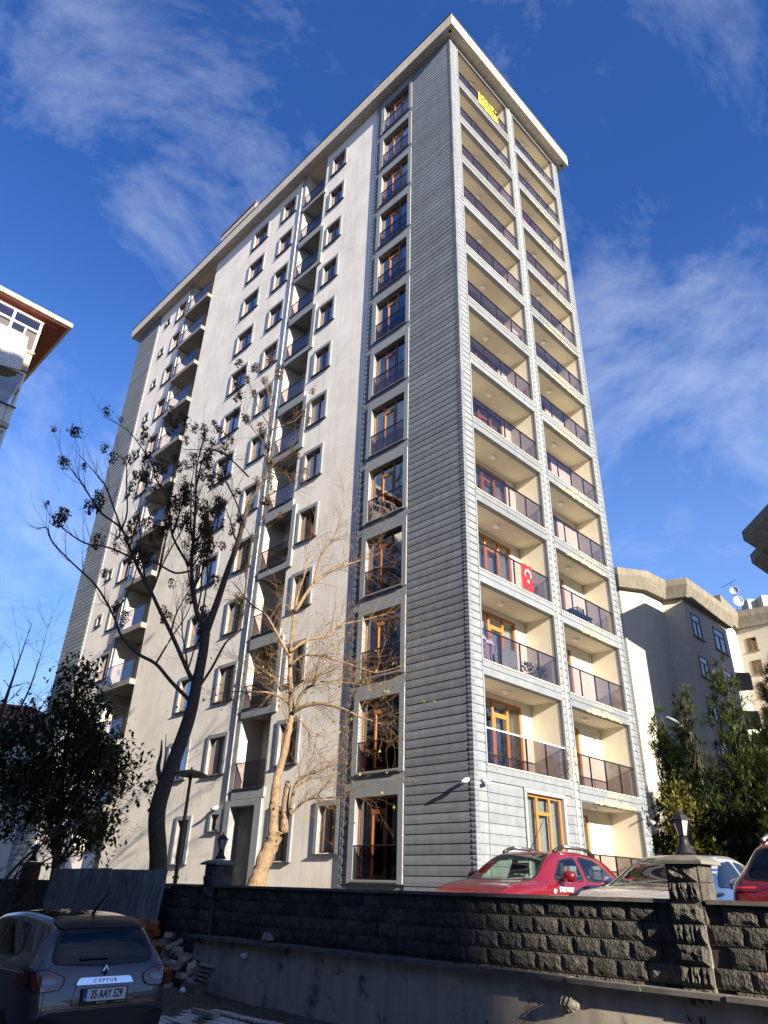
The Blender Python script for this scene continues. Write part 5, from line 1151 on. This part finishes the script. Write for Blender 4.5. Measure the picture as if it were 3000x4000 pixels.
b0 = TALL[0][0]; t1 = thing('bare_tree', 'tall bare tree with hanging brown seed clusters behind the tin fence', 'tree', (b0[0], b0[1], EYE - 0.9))
up = lambda LL: [[(a, b, c + EYE, r) for a, b, c, r in l] for l in LL]
TALLW = up(TALL); TALLW = [[(a, b, c, q*(.78 if q > .16 else .68 if q > .03 else .85)) for a, b, c, q in l] for l in TALLW]; TALLW[0] = [(b0[0]-.05, b0[1]-.02, EYE-0.95, .29)] + TALLW[0]
rx = random.Random(17)
for i in range(26):                               # secondary limbs rising from the main forks
    L_ = TALLW[rx.choice((1, 1, 2, 2, 3, 4, 4, 8))]; q = L_[rx.randrange(1, max(2, int(len(L_)*.62)))]
    an = rx.uniform(0, 6.28); tilt = rx.uniform(.25, .8); d = Vector((math.cos(an)*tilt, math.sin(an)*tilt, 1)); ln_ = rx.uniform(1.6, 3.6); p = Vector(q[:3]); pts = []
    for s_ in range(6):
        pts.append((p.x, p.y, p.z, max(.006, .032*(1 - s_/5.5)))); d = (d.normalized() + Vector((rx.uniform(-.2, .2), rx.uniform(-.2, .2), .12))); p = p + d.normalized()*(ln_/5)
    TALLW.append(pts)
tips = tree_parts(t1, TALLW, (b0[0], b0[1], EYE-0.9), m_bark, dict(seed=3, wig=.2, up=.16, bp=.3, depth=1, skip=.25, fwd=1.4, len=(.4, 1.25), rad=(.007, .015), dens=lambda k: 0 if k in (0, 19, 20) else (2 if k in (1, 2, 9, 10, 11, 13, 14, 15, 16, 17) else 1), knob=0, **{'from': lambda k: .35 if k > 2 else .45}))
m_seed = leafmat('dead brown leaves', (0.085, 0.048, 0.024), 0.45, 0.15); m_seed2 = leafmat('sunlit brown leaves', (0.30, 0.16, 0.05), 0.4, 0.3)
def cluster(seed, m):
    r = random.Random(seed); mb = MB()
    for i in range(60):
        z_ = r.uniform(-.24, .06); w_ = .085*(1.0 - .5*abs(z_+.07)/.17); p = Vector((r.gauss(0, w_*.8), r.gauss(0, w_*.8), z_)); d = (rv(r)*.8 + Vector((0, 0, -0.8))); leaf_quad(mb, p, d, r.uniform(.03, .06), r.uniform(.05, .10), 0.8)
    for i in range(5):
        d = rv(r); mb.tube([(0, 0, .06, .004), (d.x*.16, d.y*.16, -.05+d.z*.1, .003)], 3)
    return mb.mesh('seed_cluster', m)
cm_ = [cluster(s, m_seed) for s in range(6)]; rr = random.Random(5)
big = [t for t in tips]; rr.shuffle(big); nc = 0
axis0 = Vector((0, 0, 0))
for p, d in big:
    if nc >= 230: break
    if p.z < 5.5: continue
    # the crown keeps its seed clusters on the left and lower parts; the top right is bare
    wp = p + Vector((b0[0], b0[1], EYE-.9)); azt = math.degrees(math.atan2(wp.x, wp.y))
    if azt > -10.5 or (azt > -14 and rr.random() < .35) or (azt > -19 and rr.random() < .2) or rr.random() < .15: continue
    s = rr.uniform(.7, 1.5); o = link('seed_cluster', rr.choice(cm_), t1, p + Vector((0, 0, -.03)), (rr.uniform(-.4, .4), rr.uniform(-.4, .4), rr.uniform(0, 6.3))); o.scale = (s, s, s); nc += 1
nr = 0
for p, d in big:
    wp = p + Vector((b0[0], b0[1], EYE-.9)); azt = math.degrees(math.atan2(wp.x, wp.y))
    if azt > -9.8 and nr < 12 and rr.random() < .5: o = link('seed_cluster', rr.choice(cm_), t1, p, (0, 0, rr.uniform(0, 6))); nr += 1; o.scale = (.8, .8, .8)
b1 = TWIST[0][0]; t2 = thing('leaning_tree', 'gnarled leaning tree with a fan of fine bare twigs before the cladding', 'tree', (b1[0], b1[1], EYE-0.9))
TW = [[(a, b, c, q*(.82 if i != 0 else .92)) for a, b, c, q in l] for i, l in enumerate(up(TWIST))]; TW[0] = [(b1[0]-.25, b1[1]-.02, EYE-0.95, .27)] + TW[0]
tips2 = tree_parts(t2, TW, (b1[0], b1[1], EYE-0.9), m_barkl, dict(seed=11, wig=.30, up=-.01, bp=.55, depth=2, skip=.12, fwd=1.1, len=(.5, 1.55), rad=(.004, .009), dens=lambda k: 0 if k in (0, 2) else (1 if k == 1 else 2), knob=1, **{'from': lambda k: .25 if k > 2 else .35}), m_twig)
m_yel = leafmat('yellow green leaves', (0.30, 0.27, 0.04), 0.4, 0.45); lm = MB(); r9 = random.Random(9)
ly = lm
for p, d in tips2:
    if r9.random() < 0.09 and p.z < 8:
        leaf_quad(lm, p, rv(r9) + Vector((0, 0, -.6)), .07, .10)
lm.build('leaf', m_yel, t2)['kind'] = 'stuff'
tmb = MB()                                        # broken snags where limbs were cut
for (x, y, z) in [(0.55, .35, 2.75), (0.75, .3, 2.8), (0.35, .3, 3.4)]:
    pass
# --- generic leafy shrub and conifers
def leafy(name, label, cat, base, blobs, trunk, m, n, size, mtr, seed, group=None, needle=False, stems=14):
    r = random.Random(seed); t = thing(name, label, cat, base, 0, group); mb = MB(); tr = MB()
    tr.tube(trunk, 8)
    cs = []
    for (c, rad) in blobs:
        for k in range(stems//len(blobs) + 2):
            d = rv(r); p0 = trunk[min(len(trunk)-1, r.randrange(max(1, len(trunk)//3), len(trunk)))]
            e = Vector(c) + Vector((d.x*rad[0], d.y*rad[1], d.z*rad[2]))*r.uniform(.55, 1.0); mid = (Vector(p0[:3]) + e)/2 + Vector((r.uniform(-.2, .2), r.uniform(-.2, .2), r.uniform(.0, .4)))
            tr.tube([p0[:3] + (p0[3]*0.45,), (mid.x, mid.y, mid.z, p0[3]*.25), (e.x, e.y, e.z, .006)], 4, cap=False)
    tr.build('trunk', mtr, t, smooth=True)
    tot = sum(b[1][0]*b[1][1]*b[1][2] for b in blobs)
    for (c, rad) in blobs:
        k = int(n*rad[0]*rad[1]*rad[2]/tot); nc_ = max(6, k//26)
        for q in range(nc_):
            d = rv(r); u = r.random()**0.42; cc = Vector(c) + Vector((d.x*rad[0], d.y*rad[1], d.z*rad[2]))*u*(0.82 + .35*r.random())
            out = Vector((d.x, d.y, d.z*.7 + .25))
            for j in range(26):
                if needle:
                    dd = (out*0.9 + rv(r)*0.9); leaf_quad(mb, cc + rv(r)*0.06, dd, size*0.17, size*r.uniform(.8, 1.6), 0)
                else:
                    leaf_quad(mb, cc + rv(r)*r.uniform(0, size*3.2), rv(r) + Vector((0, 0, -.2)), size*r.uniform(.45, .7), size*r.uniform(.9, 1.4), .6)
    mb.build('foliage', m, t); return t
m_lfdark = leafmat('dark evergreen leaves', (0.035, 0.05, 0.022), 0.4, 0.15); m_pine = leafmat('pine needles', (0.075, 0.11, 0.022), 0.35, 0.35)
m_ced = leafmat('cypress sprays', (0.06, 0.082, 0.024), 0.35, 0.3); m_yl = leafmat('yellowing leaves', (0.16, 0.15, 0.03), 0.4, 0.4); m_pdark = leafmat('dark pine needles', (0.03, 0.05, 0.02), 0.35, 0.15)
G0 = EYE - 0.9
leafy('evergreen_shrub', 'big dark green leafy shrub tree in shade at the left before the cladding', 'tree', (-9.0, 22.4, G0), [((-.6, -.2, 4.3), (1.7, 1.5, 1.5)), ((.6, .1, 3.6), (1.35, 1.2, 1.5)), ((-1.2, -.4, 3.0), (1.6, 1.3, 1.2)), ((-.55, -.2, 6.3), (.75, .7, 1.2)), ((-.2, 0, 5.6), (1.0, .9, 1.0)), ((.5, .2, 2.2), (1.1, 1.0, .8)), ((-2.2, -.6, 4.4), (.9, .8, 1.3))], [(.0, 0, -.1, .13), (-.05, 0, 1.2, .11), (-.3, 0, 2.6, .09), (-.5, -.1, 4.2, .06), (-.6, -.2, 6.4, .02)], m_lfdark, 12500, .17, m_bark, 21)
# bare tree at the left edge
def bare(name, label, base, limbs, seed, m, dens=2, ln=(.5, 1.4), depth=2, up_=.0, rad=(.006, .02), bp=.4):
    t = thing(name, label, 'tree', base); L = [[(x+base[0], y+base[1], z+base[2], r) for x, y, z, r in l] for l in limbs]
    return t, tree_parts(t, L, base, m, dict(seed=seed, wig=.25, up=up_, bp=bp, depth=depth, skip=.25, fwd=1.0, len=ln, rad=rad, dens=lambda k: dens, **{'from': lambda k: .3}))
bare('bare_tree', 'bare twiggy tree at the left edge above the dark shrub', (-11.6, 21.9, G0), [[(0, 0, -.1, .16), (.05, 0, 2.5, .12), (.0, 0, 4.5, .09), (.1, 0, 6.6, .03), (.2, 0, 8.2, .008)], [(0, 0, 3.4, .06), (.6, .1, 4.6, .04), (1.1, .1, 5.4, .02), (1.5, 0, 6.6, .006)], [(0, 0, 4, .05), (.7, -.2, 5.6, .03), (.9, -.3, 6.8, .015), (.9, -.3, 8.0, .006)], [(0, 0, 3.8, .05), (-.7, .1, 5.6, .03), (-.9, .2, 7.2, .006)]], 31, m_bark)
# arching bare bush in front, left
Pb = L2W(-7.1, 8.6, -1.85)
bare('bare_bush', 'tangle of dark bare arching branches at the lower left before the facade', (Pb.x-1.6, Pb.y-.4, 0.0), [[(0, 0, 0, .05), (.3, 0, 1.4, .04), (1.0, .1, 2.5, .03), (2.2, .2, 3.3, .02), (3.2, .3, 3.5, .006)], [(.1, 0, .3, .04), (-.2, 0, 1.7, .03), (-.1, .1, 3.0, .02), (.4, 0, 4.1, .006)], [(0, 0, .4, .04), (.7, 0, 1.6, .03), (1.6, .1, 2.4, .02), (2.6, .2, 2.5, .006)], [(0, 0, .4, .04), (-.7, 0, 1.6, .03), (-1.3, .1, 3.0, .006)], [(0, 0, .5, .04), (.9, .1, 2.2, .03), (1.8, .1, 3.6, .02), (2.4, .1, 4.9, .006)], [(0, 0, .4, .04), (1.0, .0, 1.3, .03), (1.7, .1, 1.9, .006)]], 33, m_bark, 1, (.5, 1.3), 2, .0, (.006, .016), .45)
# pines and cypresses right of the block
pg = 'conifers right of the block'
def conifer(name, label, base, h, rad, m, n, size, seed, low=0.12, needle=True):
    n = int(n*3.2); size *= 1.2; bl = []; r = random.Random(seed)
    for i in range(9):
        f = low + (1-low)*i/8.6; w = rad*(1-f*0.86)*r.uniform(.8, 1.15); bl.append(((r.uniform(-.25, .25)*w, r.uniform(-.25, .25)*w, h*f), (w, w, h*0.10)))
    leafy(name, label, 'tree', base, bl, [(0, 0, -.1, .2), (0, 0, h*.5, .13), (.05, 0, h*.98, .02)], m, n, size, m_bark, seed, pg, needle, 40)
def W3(az, d, z=EYE-.9): q = W2(az, d); return (q.x, q.y, z)
conifer('pine_tree', 'bushy pine with long bright needles right beside the block corner', W3(21.8, 30.0), 7.2, 1.35, m_pine, 4800, .26, 41)
conifer('cypress_tree', 'slim feathery cypress behind the curved street lamp', W3(23.6, 33.5), 9.2, 1.9, m_ced, 6500, .20, 42)
conifer('cypress_tree', 'tall feathery cypress with a sunlit pointed top left of the big pine', W3(26.6, 31.5), 9.6, 2.3, m_ced, 9000, .22, 43)
conifer('pine_tree', 'sunlit light green pine at the right edge', W3(30.6, 27.5), 8.4, 2.6, m_pine, 10000, .26, 44)
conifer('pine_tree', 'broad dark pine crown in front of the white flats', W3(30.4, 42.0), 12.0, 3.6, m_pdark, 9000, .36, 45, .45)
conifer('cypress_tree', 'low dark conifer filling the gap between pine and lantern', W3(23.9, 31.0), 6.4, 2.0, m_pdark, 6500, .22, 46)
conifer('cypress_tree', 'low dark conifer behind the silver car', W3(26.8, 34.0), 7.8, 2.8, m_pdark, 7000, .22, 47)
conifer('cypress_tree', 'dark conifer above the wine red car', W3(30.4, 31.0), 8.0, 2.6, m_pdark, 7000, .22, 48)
leafy('deciduous_bush', 'yellowing leafy bush close to the block corner', 'tree', W3(22.6, 28.3), [((0, 0, 3.6), (.75, .8, .8)), ((.25, 0, 2.4), (.8, .8, .8)), ((-.1, .1, 4.3), (.5, .5, .4))], [(0, 0, -.1, .06), (0, 0, 2, .05), (0, 0, 4, .02)], m_yl, 1300, .17, m_bark, 49)
# --- curved street lamp among the trees
p = W2(23.85, 36.5); t = thing('street_lamp', 'grey street lamp with a curved arm among the conifers', 'street lamp', (p.x, p.y, EYE-.9), 0)
m_galv = M('galvanised steel', (0.32, 0.33, 0.35), 0.5, 0.1, metal=0.5)
MB().tube([(0, 0, 0, .09), (0, 0, 5.4, .075), (-.02, 0, 6.6, .065), (-.15, 0, 7.4, .055), (-.42, -.03, 7.95, .05), (-.62, -.05, 8.12, .045)], 10).build('pole', m_galv, t, smooth=True)
hd = MB().lathe([(0.02, -.42), (.12, -.34), (.17, -.1), (.15, .1), (.06, .22), (.03, .25)], 12, axis='X'); hd.v = [(x, y, z*.6) for x, y, z in hd.v]
o = hd.build('lamp_head', m_galv, t, (-.80, -.07, 8.22), smooth=True); o.rotation_euler = (0, R(28), 0)

# ================================================================ small things on the balconies
def on(name, label, cat, x, y, z, group=None): return site(name, label, cat, x, y, z - GB, group)   # x, y, z on the axes of the block
m_flag = M('red cloth', (0.62, 0.012, 0.02), 0.85, 0.08, 5); m_fw = M('white cloth', (0.8, 0.78, 0.76), 0.85)
def cloth(mb, x0, x1, z0, z1, yf, nx=10, nz=8, fold=.02):
    P = [[(x0+(x1-x0)*i/nx, yf + fold*math.sin(i*1.3 + k*.4)*(1-.3*k/nz), z1+(z0-z1)*k/nz) for k in range(nz+1)] for i in range(nx+1)]
    for i in range(nx):
        for k in range(nz): mb.face([P[i][k], P[i+1][k], P[i+1][k+1], P[i][k+1]])
t = on('flag', 'red flag with white crescent and star hung on a third balcony railing', 'flag', 2.9, -.09, F(3))
mb = MB(); cloth(mb, 0, .62, .02, .98, 0); mb.build('cloth', m_flag, t, smooth=True)
mb = MB(); n = 26; yc = -.035; cx, cz = .31, .62
def arc(cx, cz, r, a0, a1, n): return [(cx + r*math.cos(a0+(a1-a0)*i/n), cz + r*math.sin(a0+(a1-a0)*i/n)) for i in range(n+1)]
o_ = arc(cx, cz, .19, R(-60+0), R(240), n); i_ = arc(cx, cz-.045, .155, R(-48), R(228), n)
for a, b, c, d in zip(o_, o_[1:], i_, i_[1:]): mb.face([(a[0], yc, a[1]), (b[0], yc, b[1]), (d[0], yc, d[1]), (c[0], yc, c[1])])
mb.build('crescent', m_fw, t)
mb = MB(); st = [(cx + (.085 if i % 2 == 0 else .034)*math.sin(i*math.pi/5), .36 + (.085 if i % 2 == 0 else .034)*math.cos(i*math.pi/5)) for i in range(10)]
for i in range(10): a, b = st[i], st[(i+1) % 10]; mb.face([(cx, yc, .36), (a[0], yc, a[1]), (b[0], yc, b[1])])
mb.build('star', m_fw, t)
m_ybn = M('yellow banner', (0.80, 0.66, 0.05), 0.7, 0.06); m_pbn = M('purple banner', (0.26, 0.03, 0.13), 0.7, 0.08)
t = on('sale_banner', 'yellow sale banner on the topmost balcony railing', 'banner', 2.15, -.10, F(12))
mb = MB(); cloth(mb, 0, 1.6, -.02, .92, 0, 12, 5, .012); mb.build('sheet', m_ybn, t)
text('lettering', 'ÇÖZÜM', 0.50, m_ink, t, frame3((.80, -.03, .62), (1, 0, 0), (0, 0, 1)), 0.001, .85, bold=.008)
text('lettering', 'SATILIK', 0.30, M('red ink', (0.55, 0.04, 0.02), 0.7), t, frame3((.80, -.03, .22), (1, 0, 0), (0, 0, 1)), 0.001, 1.1, bold=.004)
t = on('rental_banner', 'purple banner with white lettering behind the glass of a right hand balcony', 'banner', 5.40, .02, F(10)-.06)
mb = MB(); cloth(mb, 0, 1.45, .02, .82, 0.085, 10, 5, .008); mb.build('sheet', m_pbn, t)
text('lettering', 'Kiralık', 0.40, m_fw, t, frame3((.72, .068, .36), (1, 0, 0), (0, 0, 1)), 0.001, 1.0, bold=.004)
t = on('sale_sign', 'yellow sale notice inside the top french window', 'sign', 0.16, 3.38, F(12))
MB().box(0, 0, .72, .004, .60, 1.32).build('sheet', m_ybn, t)
text('lettering', 'SATILIK', 0.17, m_ink, t, frame3((-.003, .30, 1.12), (0, -1, 0), (0, 0, 1)), 0.0006, .9, bold=.002)
t = on('sale_sign', 'yellow notice inside the top window of the third column', 'sign', .25, 15.5, F(12)+.7)
MB().box(0, 0, 0, .004, .55, .75).build('sheet', m_ybn, t)
def plant(x, y, z, h, label, seed, m=None, pot=None):
    r = random.Random(seed); t = on('potted_plant', label, 'potted plant', x, y, z, 'potted plants on the balconies')
    MB().lathe([(.08, 0), (.12, .2), (.13, .2)], 10).build('pot', pot or m_clay, t, smooth=True); mb = MB()
    for i in range(90):
        d = rv(r); d.z = abs(d.z); p = Vector((d.x*.18, d.y*.14, .22 + h*r.random())); leaf_quad(mb, p, d + Vector((0, 0, .1)), .05, .12)
    mb.build('foliage', m or m_lfdark, t)
m_lilac = M('lilac pot', (0.35, 0.28, 0.42), 0.6)
plant(3.30, .28, F(2), .30, 'leafy plant in a lilac pot on the second balcony', 61, m_ced, m_lilac); plant(3.85, .26, F(2), .35, 'bushy plant in a white pot on the second balcony', 62, m_ced, m_white); plant(4.35, .30, F(2), .42, 'tall thin plant at the right end of the second balcony', 63, m_ced); plant(.85, .35, F(2), .75, 'tall dark plant at the left end of the second balcony', 64)
plant(4.0, .30, F(3), .35, 'small round plant behind the glass of the third balcony beside the flag', 65)
t = on('drying_rack', 'clothes drying rack hung with pale washing on the second balcony', 'drying rack', 1.0, .45, F(2))
mb = MB()
for i in range(6): mb.tube([(0, .08*i, 1.02, .006), (1.0, .08*i, 1.02, .006)], 4)
for x in (0, 1.0): mb.tube([(x, 0, 1.02, .008), (x, .4, 1.02, .008)], 4); mb.tube([(x, 0, 0, .008), (x, .4, 1.02, .008)], 4); mb.tube([(x, .4, 0, .008), (x, 0, 1.02, .008)], 4)
mb.build('frame', m_alloy, t)
for i, (a, b, z, yy) in enumerate(((.05, .45, .35, 0.0), (.5, .95, .25, .08), (.1, .6, .5, .24))): mb = MB(); cloth(mb, a, b, z, 1.03, yy, 6, 5, .02); mb.build('washing', M('washing%d' % i, ((.45, .38, .40), (.40, .38, .45), (.5, .48, .46))[i], .95), t, smooth=True)
mb = MB(); cloth(mb, 0, .75, .15, .72, .1, 8, 5, .02); t = on('hung_cloth', 'pale green towel hanging inside the railing of the second balcony', 'towel', 1.75, .0, F(2)); mb.build('cloth', M('green towel', (.36, .42, .38), .95), t, smooth=True)
t = on('garden_table', 'dark wooden table loaded with crates on a fourth floor right balcony', 'table', 6.7, .3, F(3)-.06)
MB().box(0, 0, .5, 1.5, .6, .56).build('tabletop', m_seat, t)
for x in (.04, 1.41):
    for y in (.04, .5): MB().box(x, y, 0, x+.05, y+.06, .5).build('leg', m_rail, t)
def crate(x, y, z, label):
    t = on('crate', label, 'crate', x, y, z); mb = MB(); w, d, h = .5, .36, .24
    for k in range(4): bar = k*h/4; mb.box(0, 0, bar, w, .012, bar+.03); mb.box(0, d-.012, bar, w, d, bar+.03); mb.box(0, 0, bar, .012, d, bar+.03); mb.box(w-.012, 0, bar, w, d, bar+.03)
    for a, b in ((0, 0), (w-.03, 0), (0, d-.03), (w-.03, d-.03)): mb.box(a, b, 0, a+.03, b+.03, h)
    mb.build('slats', m_black, t)
for i in range(4): crate(5.42, .35, F(3)-.06+.25*i, ('lowest', 'second', 'third', 'topmost')[i] + ' black crate of the stack at the left end of the fourth floor right balcony')
crate(5.45, .1, F(3)-.05, 'single black crate standing before the crate stack on the fourth floor right balcony'); crate(7.2, .35, F(3)+.51, 'black crate lying on the dark balcony table')
t = on('folding_chair', 'grey folding chair on a right hand balcony above the dark table', 'chair', 7.5, .4, F(4)-.06)
mb = MB(); mb.box(0, 0, .42, .42, .4, .45); mb.box(0, .38, .45, .42, .41, .9); mb.build('seat', m_alloy, t)
for x in (0.02, .38):
    MB().tube([(x, .4, 0, .012), (x, 0, .44, .012)], 5).build('leg', m_rail, t); MB().tube([(x, 0, 0, .012), (x, .4, .9, .012)], 5).build('leg', m_rail, t)
t = on('air_conditioner', 'white air conditioner box on the narrow side balcony', 'air conditioner', .35, 9.9, F(6))
mb = MB().box(0, 0, 0.45, .3, .75, 1.0); mb.build('casing', m_white, t); MB().lathe([(.2, -.01), (.2, 0)], 16, c=(0, .3, .72), axis='X').build('fan_grille', m_rail, t)
t = on('storage_box', 'white wrapped box behind the glass of a seventh floor balcony', 'box', 4.15, .35, F(7))
MB().box(0, 0, 0, .5, .4, 1.05).box(0.02, -.01, .4, .48, 0, .44).build('carton', m_fw, t)
t = on('rolled_rug', 'dark rolled bundle on the narrow balcony behind the twigs', 'bundle', .3, 9.8, F(4)); MB().tube([(0.1, 0, .75, .16), (.1, 1.2, .8, .18)], 9).build('roll', m_plaster, t, smooth=True)
# dark bundles and clothes lines on small bird droppings are left to the material
